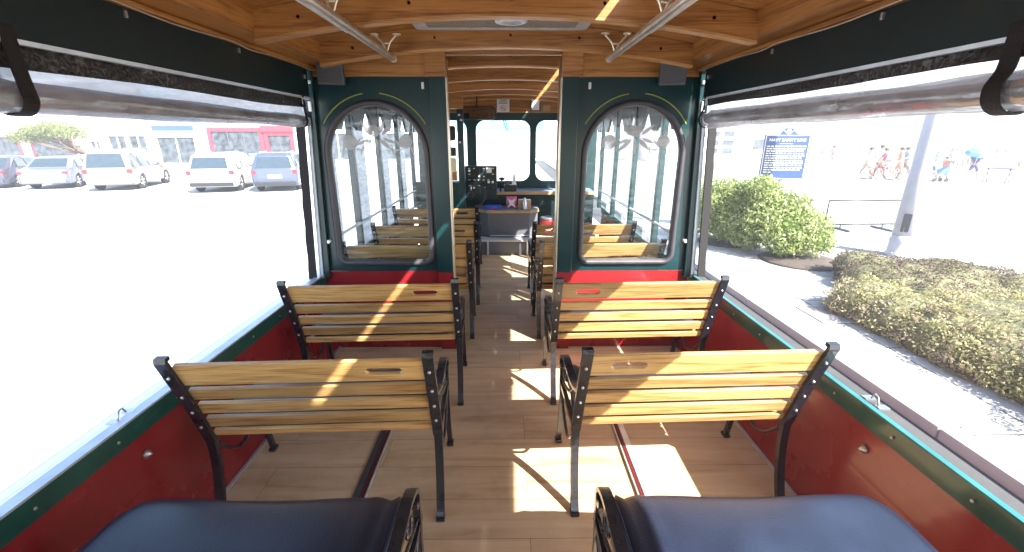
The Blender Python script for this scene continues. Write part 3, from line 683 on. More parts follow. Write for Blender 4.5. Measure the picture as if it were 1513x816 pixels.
# ------------------------------------------------------------------ benches
# local frame: x = 0 at the aisle end, +x outwards (mirrored for the left side); y = 0 at the rear foot; faces +y
def back_y(z):   # slat plane
    pts = [(0.0, 0.0), (0.12, 0.045), (0.28, 0.085), (0.38, 0.085), (0.44, 0.065), (0.60, 0.015), (0.79, -0.055), (0.83, -0.07)]
    for (z0, y0), (z1, y1) in zip(pts, pts[1:]):
        if z <= z1: return y0 + (y1 - y0) * (z - z0) / (z1 - z0)
    return pts[-1][1]
BW = 0.912
def make_bench(s, loc, label, cushion=True):
    t = thing('bench', loc, label, 'bench', 'slatted benches along the aisle')
    X = lambda a: s * a
    # backrest slats
    zz = [(0.688, 0.786), (0.610, 0.662), (0.532, 0.584), (0.455, 0.506), (0.400, 0.430)]
    for k_, (za, zb) in enumerate(zz):
        yb, yt = back_y(za), back_y(zb); ang = atan2(yt - yb, zb - za); L = sqrt((zb - za) ** 2 + (yt - yb) ** 2)
        # plate in local (x, len) plane
        holes = []
        hx0, hx1 = 0.10, 0.235
        if k_ == 0: holes = [rrect(min(X(hx0), X(hx1)), max(X(hx0), X(hx1)), L * 0.30, L * 0.66, L * 0.175, 5)]
        R_ = Matrix.Translation((0, yb, za)) @ Matrix.Rotation(-ang, 4, 'X') @ XZ(0)
        if k_ == 0: first = MB(); first.plate(rrect(min(X(0.02), X(BW - 0.02)), max(X(0.02), X(BW - 0.02)), 0, L, 0.004, 2), holes, 0.017, R_)
        else: first.plate(rrect(min(X(0.02), X(BW - 0.02)), max(X(0.02), X(BW - 0.02)), 0, L, 0.004, 2), [], 0.017, R_)
    bmesh.ops.remove_doubles(first.bm, verts=first.bm.verts[:], dist=0.0002)
    br = first.build('backrest', 'slat', t)
    bv = br.modifiers.new('soft', 'BEVEL'); bv.width = 0.0035; bv.segments = 2; bv.limit_method = 'ANGLE'; bv.angle_limit = radians(50)
    # seat slats
    m = MB()
    for i, y in enumerate((0.095, 0.165, 0.235, 0.305, 0.375, 0.435)):
        m.box(*sorted((X(0.02), X(BW - 0.02))), y, y + 0.058, 0.388 - 0.004 * (i == 0), 0.410, 0.004)
    m.build('seat', 'slat', t)
    if cushion:
        # soft vinyl pad: rounded front roll
        prof = smoothpath([(0.10, 0.415, 0), (0.08, 0.44, 0), (0.10, 0.47, 0), (0.2, 0.485, 0), (0.32, 0.487, 0), (0.42, 0.475, 0), (0.475, 0.445, 0), (0.48, 0.415, 0), (0.465, 0.395, 0)], 3)
        rings = []; NN = 34
        for i in range(NN + 1):
            u = i / NN; x = 0.035 + (BW - 0.07) * u
            e = min(1, min(u, 1 - u) * 16); e = sqrt(max(0, 1 - (1 - e) ** 2)) * 0.16 + 0.84
            wr = 0.007 * sin(u * 70) * math.exp(-(u / 0.10) ** 2) + 0.0025 * sin(u * 9)
            rings.append([(X(x), 0.28 + (p.x - 0.28) * e + wr * (p.x - 0.1) * 4, 0.44 + (p.y - 0.44) * e + wr) for p in prof])
        c = MB().ring_loft(rings, True).build('cushion', 'vinyl', t)
        pp = []
        for u in (0.012,):
            x = 0.035 + (BW - 0.07) * u
            pp = [(X(x), 0.28 + (p.x - 0.28) * 0.94, 0.44 + (p.y - 0.44) * 0.98) for p in prof]
        MB().tube(pp, 0.004, 6).build('piping', 'vinyl', c)
    # cast side frames
    for k_, x in enumerate((0.0, BW)):
        hw = 0.020
        up = smoothpath([(X(x), back_y(z) - 0.017, z) for z in (0.375, 0.45, 0.6, 0.72, 0.805)], 4)
        top = [(X(x), back_y(0.815) - 0.012, 0.815), (X(x), back_y(0.815) + 0.005, 0.818)]
        fr_ = MB(); fr_.strap(up + [Vector(p) for p in top], (hw, 0, 0), [0.008] * len(up) + [0.009, 0.007])
        fr_.tube([p + Vector((0, 0.006, 0)) for p in up], 0.009, 6)
        # seat bearer
        fr_.strap([(X(x), 0.07, 0.376), (X(x), 0.28, 0.372), (X(x), 0.47, 0.378)], (0.010, 0, 0), 0.011)
        # scrollwork between arm and bearer
        if k_ == 0:
            fr_.tube(smoothpath([(X(x), 0.09, 0.40), (X(x), 0.17, 0.46), (X(x), 0.24, 0.52), (X(x), 0.32, 0.53), (X(x), 0.37, 0.49), (X(x), 0.36, 0.45), (X(x), 0.315, 0.46), (X(x), 0.325, 0.49)], 5), 0.0065, 6)
            fr_.tube(smoothpath([(X(x), 0.44, 0.40), (X(x), 0.34, 0.42), (X(x), 0.22, 0.46), (X(x), 0.13, 0.53), (X(x), 0.07, 0.56)], 5), 0.006, 6)
        fr_.tube(smoothpath([(X(x), 0.10, 0.34), (X(x), 0.18, 0.25), (X(x), 0.26, 0.22), (X(x), 0.36, 0.26), (X(x), 0.43, 0.34)], 5), 0.0075, 6)
        so_ = fr_.build('side_frame', 'iron', t)
        rl = MB().strap(smoothpath([(X(x), 0.068, 0.40), (X(x), 0.070, 0.30), (X(x), 0.055, 0.18), (X(x), 0.022, 0.06), (X(x), 0.0, 0.012)], 4), (0.0165, 0, 0), 0.0115)
        rl.box(*sorted((X(x) - 0.018, X(x) + 0.018)), -0.022, 0.022, 0.0, 0.016, 0.005); rl.build('leg', 'iron', so_)
        fl_ = MB().strap(smoothpath(([(X(x), 0.428, 0.52), (X(x), 0.446, 0.46)] if k_ == 0 else []) + [(X(x), 0.445, 0.395), (X(x), 0.435, 0.32), (X(x), 0.44, 0.2), (X(x), 0.462, 0.08), (X(x), 0.478, 0.014)], 4), (0.012, 0, 0), 0.010)
        fl_.box(*sorted((X(x) - 0.017, X(x) + 0.017)), 0.455, 0.50, 0.0, 0.018, 0.006); fl_.build('leg', 'iron', so_)
        if k_ == 0: MB().strap(smoothpath([(X(x), 0.012, 0.60), (X(x), 0.06, 0.575), (X(x), 0.15, 0.553), (X(x), 0.26, 0.556), (X(x), 0.34, 0.560), (X(x), 0.40, 0.545), (X(x), 0.43, 0.512), (X(x), 0.42, 0.485), (X(x), 0.395, 0.49), (X(x), 0.392, 0.51)], 4), (0.017, 0, 0), 0.007).build('armrest', 'iron', so_)
        b0 = None
        for z in (0.735, 0.633, 0.549, 0.465):
            if b0 is None:
                b0 = MB().lathe([(0.006, 0.0), (0.006, 0.003), (0.003, 0.005)], (0, 0, 0), 10, Matrix.Rotation(pi / 2, 4, 'X')).build('bolt', 'bolt', so_); ob = b0
            else: ob = b0.copy(); COL.objects.link(ob)
            ob.location = (X(x), back_y(z) - 0.026, z)
    return t
rows = [0.655, 1.478, 2.320, 3.235, 3.985]
labL = ['bench at the bottom left corner showing only its navy padded seat', 'brown slatted bench nearest the camera on the left, thin sun stripe across its back',
        'slatted bench just in front of the left partition', 'bench directly behind the left arched window glass, its front slat highest there', 'fourth bench back on the left, seen past the doorway post']
labR = ['bench at the bottom right corner showing only its sunlit navy padded seat', 'sunlit slatted bench nearest the camera on the right of the aisle',
        'half sunlit slatted bench just in front of the right partition', 'bench directly behind the right arched window glass', 'farthest slatted bench on the right, near the red bucket']
pL = make_bench(-1, (-0.288, rows[0], 0), labL[0]); pR = make_bench(1, (0.285, rows[0], 0), labR[0])
for i in range(1, 5):
    c = copy_tree(pL); c.location = (-0.288, rows[i], 0); c.rotation_euler.z = radians(2.2); c['label'] = labL[i]
    c = copy_tree(pR); c.location = ((0.285, 0.285, 0.275, 0.25, 0.24)[i], rows[i] + (0.02 if i == 1 else 0), 0); c['label'] = labR[i]; c.rotation_euler.z = radians(2.0)
c = copy_tree(pL); c.location = (-0.34, 4.93, 0); c['label'] = 'last slatted bench on the left, right behind the driver area'
# bench behind the camera, carried on by the same row spacing
# ------------------------------------------------------------------ front saloon: posts, guard rails, scalloped valances
for s in (-1, 1):
    lab = 'left' if s < 0 else 'right'
    t = thing('side_screen', (0, 0, 0), 'green posts with a scalloped valance and guard rail ahead of the %s partition' % lab, 'side screen')
    for y in (3.75, 4.55, 5.35, 6.15): MB().box(*sorted((s * 1.26, s * 1.31)), y, y + 0.055, 0.60, 1.95, 0.006).build('post', 'teal', t)
    MB().tube([(s * 1.27, 3.05, 0.84), (s * 1.27, 6.2, 0.84)], 0.013, 8).build('guard_rail', 'alu', t)
    # valance with pointed arches
    pts = [(3.04, 1.96), (6.9, 1.96)]; n = 8; y = 6.9; low = []
    for i in range(n):
        w = (6.9 - 3.04) / n; y1 = 6.9 - i * w
        low += [(y1, 1.60), (y1 - 0.06, 1.60), (y1 - w * 0.3, 1.70), (y1 - w * 0.42, 1.76), (y1 - w / 2, 1.80), (y1 - w * 0.58, 1.76), (y1 - w * 0.7, 1.70), (y1 - w + 0.06, 1.60)]
    low += [(3.04, 1.60)]
    MB().plate(pts + low, [], 0.03, YZ(s * 1.285)).build('valance', 'dteal', t)
    MB().prism([(s * 1.285, 1.60), (s * 1.285, 1.61), (s * 1.30, 1.61), (s * 1.30, 1.60)], 0.01, Matrix.Translation((0, 0, 0)))
    # wavy edged clear panels
    for y in (3.12, 3.84, 4.64, 5.44):
        MB().box(*sorted((s * 1.288, s * 1.291)), y, y + 0.30, 0.62, 1.62).build('clear_panel', 'clearvinyl', t)
    MB().prism([(s * 1.238, 1.962), (s * 1.238, 1.975), (s * 1.30, 2.06), (s * 1.32, 1.95)], 3.9, Matrix(((1, 0, 0, 0), (0, 0, 1, 3.02), (0, 1, 0, 0), (0, 0, 0, 1)))).build('top_rail', 'dteal', t)

# ------------------------------------------------------------------ cab front with windscreen
t = thing('windscreen_wall', (0, 6.85, 0), 'dark green cab front with three round-cornered windscreen panes', 'windscreen wall')
wins = [(-1.22, -0.60), (-0.462, 0.335), (0.425, 1.20)]
holes = [rrect(a, b, 0.905, 1.775, 0.13, 8) for a, b in wins]
MB().plate([(-1.33, 0.0), (1.33, 0.0), (1.33, 1.885), (-1.33, 1.885)], holes, 0.05, XZ(0)).build('frame', 'teal', t)
for a, b in wins: MB().plate(rrect(a - 0.01, b + 0.01, 0.895, 1.785, 0.13, 8), [], 0.004, XZ(0.012)).build('windscreen', 'clear', t)
MB().box(-1.25, 1.25, -0.02, 0.03, 1.888, 2.13, 0.003).build('header_board', 'ceilwood', t)
MB().box(-1.25, 1.25, -0.035, -0.021, 1.880, 1.897, 0.002).build('header_trim', 'paleedge', t)
wp = MB().tube([(-0.06, 0.06, 1.78), (0.09, 0.06, 1.36)], 0.006, 6); wp.tube([(-0.03, 0.06, 1.78), (0.11, 0.06, 1.36)], 0.005, 6); wp.tube([(0.11, 0.06, 1.37), (0.15, 0.06, 1.1)], 0.004, 6); wp.build('wiper', 'rubber', t)
# bumper nose outside
tag(MB().box(-1.2, 1.2, 6.95, 7.6, -0.4, 0.75, 0.1, 4).build('bonnet', 'red'), 'red snub bonnet of the trolley ahead of the windscreen', 'bonnet')
# notices
t = thing('notice', (-0.06, 6.81, 2.0), 'white no-smoking notice with red band on the wood above the windscreen', 'notice')
MB().box(-0.09, 0.09, -0.006, 0.0, -0.11, 0.12).build('board', 'white', t)
MB().box(-0.088, 0.088, -0.0085, -0.0065, 0.098, 0.118).build('red_band', 'redplastic', t)
m = MB(); m.tube([(0.035 * cos(a) , -0.008, -0.06 + 0.035 * sin(a)) for a in [2 * pi * q / 20 for q in range(20)]], 0.004, 5, True); m.tube([(-0.024, -0.008, -0.036), (0.024, -0.008, -0.084)], 0.004, 5)
m.build('no_smoking_symbol', 'redplastic', t)
m = MB()
for i in range(5):
    w = (0.05, 0.06, 0.045, 0.065, 0.055)[i]; m.box(-w, w, -0.0085, -0.0065, 0.078 - i * 0.019, 0.085 - i * 0.019)
m.box(-0.022, 0.018, -0.0095, -0.0065, -0.063, -0.057); m.build('print', 'speaker', t)
t = thing('dispenser', (0.405, 6.79, 2.0), 'small white wall box on a dark backing above the windscreen', 'wall box')
MB().box(-0.055, 0.055, -0.04, 0.0, -0.085, 0.085, 0.01).build('cover', 'white', t)
MB().box(-0.075, 0.075, 0.002, 0.03, -0.10, 0.10).build('backing', 'speaker', t)
o = MB().box(0.52, 0.62, 6.80, 6.815, 1.90, 1.98, 0.003).build('label_plate', 'card'); tag(o, 'small beige plate fixed right of the white wall box', 'plate')
# mirror
t = thing('rear_view_mirror', (-0.42, 6.45, 1.86), 'wide dark rear view mirror above the driver', 'mirror')
mm = MB().plate(rrect(-0.27, 0.27, -0.085, 0.085, 0.07, 8), [], 0.05, XZ(0)); mm.build('housing', 'plastic_b', t)
MB().plate(rrect(-0.25, 0.25, -0.068, 0.068, 0.055, 8), [], 0.004, XZ(-0.028)).build('glass', mat('mirror_glass', (0.35, 0.38, 0.42), 0.05, 1.0), t)
MB().tube([(0, 0, 0.06), (0, 0.02, 0.22)], 0.01, 8).build('stem', 'plastic_b', t)
# driver partition left
t = thing('driver_partition', (-0.66, 5.9, 0), 'green driver partition post with oak head block left of the aisle', 'partition')
MB().box(0.02, 0.10, 0, 0.05, 0.0, 1.88, 0.005).build('post', 'teal', t)
MB().box(-0.55, 0.02, 0.01, 0.04, 0.0, 0.98).build('panel', 'teal', t)
MB().box(-0.12, 0.105, -0.02, 0.05, 1.882, 2.05, 0.004).build('head_block', 'ceilwood', t)
MB().box(-0.25, 0.0, -0.02, 0.008, 1.0, 1.12, 0.004).build('wood_shelf', 'ceilwood', t)
MB().plate(rrect(-0.10, 0.0, 1.11, 1.29, 0.02), [], 0.01, XZ(-0.03)).build('card', 'cream', t)
MB().box(-0.09, 0.0, -0.04, 0.0, 1.31, 1.42, 0.01).build('headrest', 'plastic_b', t)
MB().plate(rrect(-0.1, 0.0, 1.50, 1.68, 0.03), [], 0.03, XZ(-0.03)).build('radio_handset', 'plastic_b', t)
m = MB(); 
for z in (1.47, 1.80): m.box(0.04, 0.065, -0.012, 0.0, z, z + 0.02, 0.003)
m.lathe([(0.016, 0), (0.012, 0.01)], (0, 0, 0), 10, Matrix.Translation((0.075, 0, 1.75)) @ Matrix.Rotation(pi / 2, 4, 'X')); m.build('switch', 'white', t)
# dashboard
t = thing('dashboard', (0, 6.5, 0), 'blue-grey dashboard shelf under the windscreen', 'dashboard')
MB().box(-1.2, 1.25, -0.12, 0.32, 0.77, 0.80, 0.006).build('shelf', 'dash', t)
MB().box(-1.2, 1.25, -0.135, -0.121, 0.755, 0.80, 0.004).build('shelf_edge', 'card', t)
MB().box(-1.2, 1.25, -0.05, 0.3, 0.0, 0.768).build('lower_panel', 'dteal', t)
# switch panel
t = thing('switch_panel', (-0.36, 6.28, 0.94), 'dark green driver switch panel full of knobs and white labels', 'control panel')
MB().box(-0.23, 0.21, -0.02, 0.12, -0.24, 0.22, 0.008).build('panel', 'dteal', t)
MB().box(-0.03, -0.018, -0.0225, -0.0205, -0.15, 0.2).build('divider', 'speaker', t)
rnd = random.Random(5)
for i in range(6):
    for j in range(4):
        x = -0.17 + i * 0.066 + rnd.uniform(-.008, .008); z = 0.16 - j * 0.078
        m = MB(); r_ = rnd.choice((0.011, 0.014, 0.018)); m.lathe([(r_, 0), (r_, 0.012), (r_ * 0.6, 0.02)], (0, 0, 0), 10, Matrix.Translation((x, -0.0225, z)) @ Matrix.Rotation(pi / 2, 4, 'X'))
        m.build('knob', 'white' if rnd.random() < 0.4 else 'plastic_b', t)
m = MB()
for i in range(6):
    for j in range(4):
        if rnd.random() < 0.6: x = -0.17 + i * 0.066; z = 0.185 - j * 0.078; m.box(x - 0.014, x + 0.014, -0.0225, -0.0205, z, z + 0.01)
m.box(0.07, 0.14, -0.0235, -0.0205, 0.13, 0.20); m.build('label_strip', 'white', t)
# steering wheel
t = thing('steering_wheel', (-0.50, 6.05, 0.80), 'black steering wheel edge beside the driver switch panel', 'steering wheel'); t.rotation_euler = (radians(58), 0, 0)
m = MB(); m.tube([(0.20 * cos(2 * pi * i / 32), 0.20 * sin(2 * pi * i / 32), 0) for i in range(32)], 0.014, 8, True); m.build('rim', 'plastic_b', t)
m = MB()
for a in (90, 210, 330): m.tube([(0, 0, -0.03), (0.19 * cos(radians(a)), 0.19 * sin(radians(a)), 0)], 0.010, 6)
m.lathe([(0.05, -0.05), (0.05, -0.02), (0.03, -0.015)], (0, 0, 0), 14); m.build('spoke', 'plastic_b', t)
# engine cover
t = thing('engine_cover', (0.01, 6.0, 0.0), 'grey carpeted engine cover with wooden top edge beside the driver', 'engine cover')
def loft_poly(p0, z0, p1, z1): return [[(x, y, z0) for x, y in p0], [(x, y, z1) for x, y in p1]]
pb = [(-0.40, 0.42), (-0.40, 0.12), (-0.27, 0.0), (0.28, 0.0), (0.40, 0.12), (0.40, 0.42)]
pt = [(-0.40, 0.42), (-0.40, 0.10), (-0.28, -0.02), (0.29, -0.02), (0.41, 0.10), (0.41, 0.42)]
MB().ring_loft(loft_poly(pb, 0.215, pt, 0.555), True, False, False).build('box', 'grey', t)
pe = [(-0.415, 0.42), (-0.415, 0.09), (-0.285, -0.035), (0.295, -0.035), (0.425, 0.09), (0.425, 0.42)]
MB().ring_loft(loft_poly(pe, 0.556, pe, 0.588), True, False, False).build('wood_rim', 'slat', t)
MB().ring_loft(loft_poly([(a * 0.97, b * 0.97 + 0.005) for a, b in pe], 0.589, [(a * 0.97, b * 0.97 + 0.005) for a, b in pe], 0.597), True, False, False).build('top_mat', 'dash', t)
MB().tube([(-0.25, -0.04, 0.245), (-0.1, -0.045, 0.25), (0.1, -0.045, 0.245), (0.28, -0.04, 0.25)], 0.006, 6).build('latch_rod', 'alu', t)
# cab step platform
t = thing('cab_step', (0, 5.85, 0), 'grey step platform with metal edge below the engine cover', 'step')
MB().box(-0.6, 1.25, 0, 1.0, 0.003, 0.19).build('riser', 'grey', t)
MB().box(-0.6, 1.25, -0.03, 1.0, 0.191, 0.213, 0.004).build('tread', mat('step_tread', (0.42, 0.42, 0.42), 0.6), t)
for x in (-0.27, 0.27): MB().box(x - 0.012, x + 0.012, -0.02, -0.002, 0.0, 0.19).build('leg', 'alu', t)
# things on the engine cover
t = thing('blue_tray', (-0.20, 6.08, 0.598), 'flat blue plastic case with red tag on the engine cover', 'plastic case')
MB().box(-0.11, 0.11, -0.05, 0.08, 0.0, 0.05, 0.012).build('body', 'blue', t); MB().box(-0.04, 0.06, -0.053, -0.0505, 0.01, 0.025).build('tag', 'redplastic', t)
t = thing('snack_bag', (0.055, 6.12, 0.598), 'pink and silver printed snack bag standing on the engine cover', 'bag')
r_ = [[(0.075 * (1.0 - 0.15 * abs(u - 0.5)) * cos(a), 0.035 * sin(pi * min(max(u, 0.04), 0.96)) * sin(a), 0.005 + 0.16 * u) for a in [2 * pi * q / 14 for q in range(14)]] for u in [i / 8 for i in range(9)]]
MB().ring_loft(r_, True).build('bag_body', 'pink', t)
MB().plate([(0.0, 0.115), (0.05, 0.135), (0.025, 0.07), (0.06, 0.01), (0.0, 0.05), (-0.06, 0.01), (-0.025, 0.07), (-0.05, 0.135)], [], 0.003, XZ(-0.037)).build('printed_star', 'alu', t)
t = thing('cardboard_box', (0.235, 6.12, 0.598), 'small open brown cardboard box on the right of the engine cover', 'box')
bx_ = MB(); bx_.box(-0.085, 0.085, -0.05, -0.047, 0, 0.12); bx_.box(-0.085, 0.085, 0.047, 0.05, 0, 0.12); bx_.box(-0.088, -0.0855, -0.05, 0.05, 0, 0.12); bx_.box(0.0855, 0.088, -0.05, 0.05, 0, 0.12); bx_.box(-0.08, 0.08, -0.046, 0.046, 0.002, 0.08)
bx_.build('carton', 'card', t); MB().box(-0.084, 0.084, -0.046, 0.046, 0.1, 0.125, 0.01).build('napkins', 'white', t)
t = thing('water_bottle', (0.235, 6.045, 0.598), 'clear water bottle standing in front of the small cardboard box', 'bottle')
MB().lathe([(0.028, 0.0), (0.03, 0.01), (0.03, 0.10), (0.014, 0.13), (0.014, 0.14)], (0, 0, 0), 14).build('bottle_body', 'alu', t); MB().lathe([(0.015, 0.141), (0.015, 0.155)], (0, 0, 0), 12).build('cap', 'white', t)
t = thing('paper_roll_stand', (0.03, 6.40, 0.802), 'black ticket printer with pointed white paper on the dashboard', 'printer')
MB().box(-0.08, 0.10, -0.06, 0.07, 0, 0.09, 0.012).build('case', 'plastic_b', t); MB().box(-0.07, 0.0, -0.05, 0.04, 0.092, 0.15, 0.012).build('reader', 'speaker', t)
MB().ring_loft([[(0.03, -0.01, 0.092), (0.10, -0.01, 0.092), (0.10, 0.02, 0.092), (0.03, 0.02, 0.092)], [(0.06, 0.0, 0.29), (0.065, 0.0, 0.29), (0.065, 0.005, 0.29), (0.06, 0.005, 0.29)]], True, False, False).build('paper', 'white', t)
t = thing('fan', (-0.10, 6.36, 0.802), 'small black fan or camera on a stalk beside the ticket printer', 'stalk lamp')
MB().tube([(0, 0, 0), (0.0, 0, 0.10), (0.02, -0.02, 0.16)], 0.012, 8).build('stalk', 'plastic_b', t); MB().ball((0.02, -0.02, 0.18), 0.045, 12, 8, (1, 0.7, 0.5)).build('head', 'plastic_b', t)
t = thing('bucket', (0.565, 6.15, 0.215), 'red plastic bucket with dark lid at the right end of the cab', 'bucket')
MB().lathe([(0.085, 0.0), (0.105, 0.20), (0.11, 0.205), (0.11, 0.22)], (0, 0, 0), 20).build('pail', 'redplastic', t); MB().lathe([(0.112, 0.221), (0.112, 0.25), (0.09, 0.262)], (0, 0, 0), 20).build('lid', 'speaker', t)
MB().tube(smoothpath([(-0.108, 0, 0.19), (-0.09, -0.07, 0.13), (0, -0.12, 0.09), (0.09, -0.07, 0.13), (0.108, 0, 0.19)], 4), 0.004, 6).build('handle', 'alu', t)

# ------------------------------------------------------------------ cars
def make_car(loc, rz, label, col, kind):
    t = thing('parked_car', loc, label, 'car', 'cars parked in front of the shops', rz)
    suv = kind != 'sedan'; L = 4.6 if suv else 4.7; w = 0.92 if suv else 0.9; H = {'suv': 1.78, 'cross': 1.66, 'sedan': 1.45}[kind]
    zb = 0.98 if suv else 0.90
    if suv: upper = [(0.0, 0.62), (0.03, zb), (0.16 if kind == 'suv' else 0.3, H - 0.12), (0.40 if kind == 'suv' else 0.62, H), (2.3, H), (2.75, H - 0.10), (3.35, zb + 0.02), (4.3, zb - 0.12), (4.55, 0.72)]
    else: upper = [(0.0, 0.62), (0.04, zb), (0.55, zb + 0.07), (1.15, H - 0.07), (1.6, H), (2.5, H), (2.9, H - 0.1), (3.5, zb + 0.02), (4.4, zb - 0.12), (4.65, 0.7)]
    rw, fw = (0.92, 3.65); R = 0.36 if suv else 0.33
    lower = [(L, 0.38), (L - 0.1, 0.24)] + [(fw + (R + 0.05) * cos(a), 0.30 + (R + 0.06) * sin(a)) for a in [pi * i / 8 for i in range(9)]] + \
            [(rw + (R + 0.05) * cos(a), 0.30 + (R + 0.06) * sin(a)) for a in [pi * i / 8 for i in range(9)]] + [(0.12, 0.26), (0.02, 0.36)]
    prof = upper + lower
    def wx(z): 
        return w * (1 - 0.03 * max(0, 0.5 - z)) if z < zb else w * (1 - 0.26 * (z - zb) / (H - zb))
    def ring(f, sh): return [(f * wx(z) if abs(f) > 0 else 0, L / 2 + (y - L / 2) * sh, 0.3 + (z - 0.3) * (1 if sh == 1 else 0.992)) for y, z in prof]
    rings = [ring(f, sh) for f, sh in ((-1, 0.955), (-0.93, 0.985), (-0.75, 1.0), (0.75, 1.0), (0.93, 0.985), (1, 0.955))]
    MB().ring_loft(rings, True, False, False).build('body', col, t)
    # rear glass
    def up(z):  # y on rear profile at height z
        for (y0, z0), (y1, z1) in zip(upper, upper[1:]):
            if z0 <= z <= z1: return y0 + (y1 - y0) * (z - z0) / max(1e-6, z1 - z0)
        return 0
    za, zt = (zb + 0.06, H - 0.16) if suv else (zb + 0.10, H - 0.09)
    ya, yt = up(za) - 0.012, up(zt) - 0.012
    g_ = MB(); q = [(-wx(za) * 0.80, ya, za), (wx(za) * 0.80, ya, za), (wx(zt) * 0.84, yt, zt), (-wx(zt) * 0.84, yt, zt)]
    q2 = [(a, b + 0.02, c) for a, b, c in q]; g_.ring_loft([q, q2], True, False, False); g_.build('rear_window', 'carglass', t)
    # side windows both sides, split by pillars
    y0 = 0.40 if kind == 'suv' else (0.75 if kind == 'cross' else 1.15); spans = [(y0, y0 + 0.62), (y0 + 0.70, y0 + 1.5), (y0 + 1.58, 3.05)]
    if not suv: spans = [(1.2, 1.95), (2.03, 3.1)]
    for s in (-1, 1):
        for i, (a, b) in enumerate(spans):
            z0, z1 = zb + 0.05, H - 0.13; m = MB()
            a1 = a + (0.18 if i == 0 else 0.03); b1 = b - (0.42 if i == len(spans) - 1 else 0.02)
            ps = [(a, z0), (b, z0), (b1, z1), (a1, z1)]
            r0 = [(s * (wx(z) * 0.985 + 0.012), y, z) for y, z in ps]; r1 = [(s * (wx(z) * 0.985 - 0.02), y, z) for y, z in ps]
            m.ring_loft([r0, r1], True, False, False); m.build('side_window', 'carglass', t)
    zl = 0.86 if suv else 0.76
    for s in (-1, 1):
        hh = 0.13 if kind != 'sedan' else 0.08
        MB().box(*sorted((s * w * 0.78, s * w * 0.985)), 0.02, 0.14, zl - hh * 0.6, zl + hh * 0.7, 0.02).build('tail_light', 'taillight', t)
        MB().box(*sorted((s * (w + 0.01), s * (w + 0.14))), 3.0, 3.1, zb + 0.02, zb + 0.16, 0.02).build('door_mirror', col, t)
    MB().box(-0.28, 0.28, -0.022, 0.01, 0.60 if kind != 'suv' else 0.66, 0.75 if kind != 'suv' else 0.80, 0.006).build('number_plate', 'plate', t)
    MB().box(-w * 0.9, w * 0.9, -0.05, 0.12, 0.30, 0.46, 0.03).build('rear_bumper', 'plastic_b' if kind == 'cross' else col, t)
    if suv:
        for s in (-1, 1): MB().tube([(s * w * 0.62, 0.6, H + 0.03), (s * w * 0.62, 2.2, H + 0.03)], 0.018, 6).build('roof_rail', 'alu', t)
    for s in (-1, 1):
        for y in (rw, fw):
            X_ = Matrix.Translation((s * (w - 0.13), y, R)) @ Matrix.Rotation(s * pi / 2, 4, 'Y')
            wh = MB().lathe([(R * 0.62, 0.10), (R * 0.9, 0.12), (R, 0.07), (R, -0.08), (R * 0.9, -0.11), (R * 0.3, -0.11)], (0, 0, 0), 22, X_).build('wheel', 'tyre', t)
            m = MB(); m.lathe([(R * 0.6, 0.095), (R * 0.56, 0.085), (0.05, 0.075)], (0, 0, 0), 18, X_)
            for k_ in range(6):
                a = k_ * pi / 3; m.tube([X_ @ Vector((0.03 * cos(a), 0.03 * sin(a), 0.105)), X_ @ Vector((R * 0.58 * cos(a), R * 0.58 * sin(a), 0.105))], 0.022, 5)
            m.build('rim', 'rim', wh)
    return t
M['c_dark'] = paint('charcoal_car_paint', (0.05, 0.05, 0.07)); M['c_silver'] = paint('silver_car_paint', (0.11, 0.125, 0.17)); M['c_tan'] = paint('tan_car_paint', (0.17, 0.15, 0.125))
M['c_white'] = paint('white_car_paint', (0.38, 0.36, 0.34)); M['c_blue'] = paint('slate_blue_car_paint', (0.05, 0.065, 0.10))
make_car((-24.3, 20.9, GZ), radians(20), 'dark sedan at the left end of the parked row, half out of frame', 'c_dark', 'sedan')
make_car((-21.3, 20.8, GZ), radians(20), 'silver-blue sedan parked left of the tan SUV', 'c_silver', 'sedan')
make_car((-17.8, 20.2, GZ), radians(17), 'tan boxy SUV parked third from the left', 'c_tan', 'suv')
make_car((-12.75, 19.4, GZ), radians(13), 'white SUV parked facing the red-framed shop', 'c_white', 'cross')
make_car((-10.2, 19.8, GZ), radians(17), 'slate blue crossover parked nearest the trolley partition', 'c_blue', 'cross')

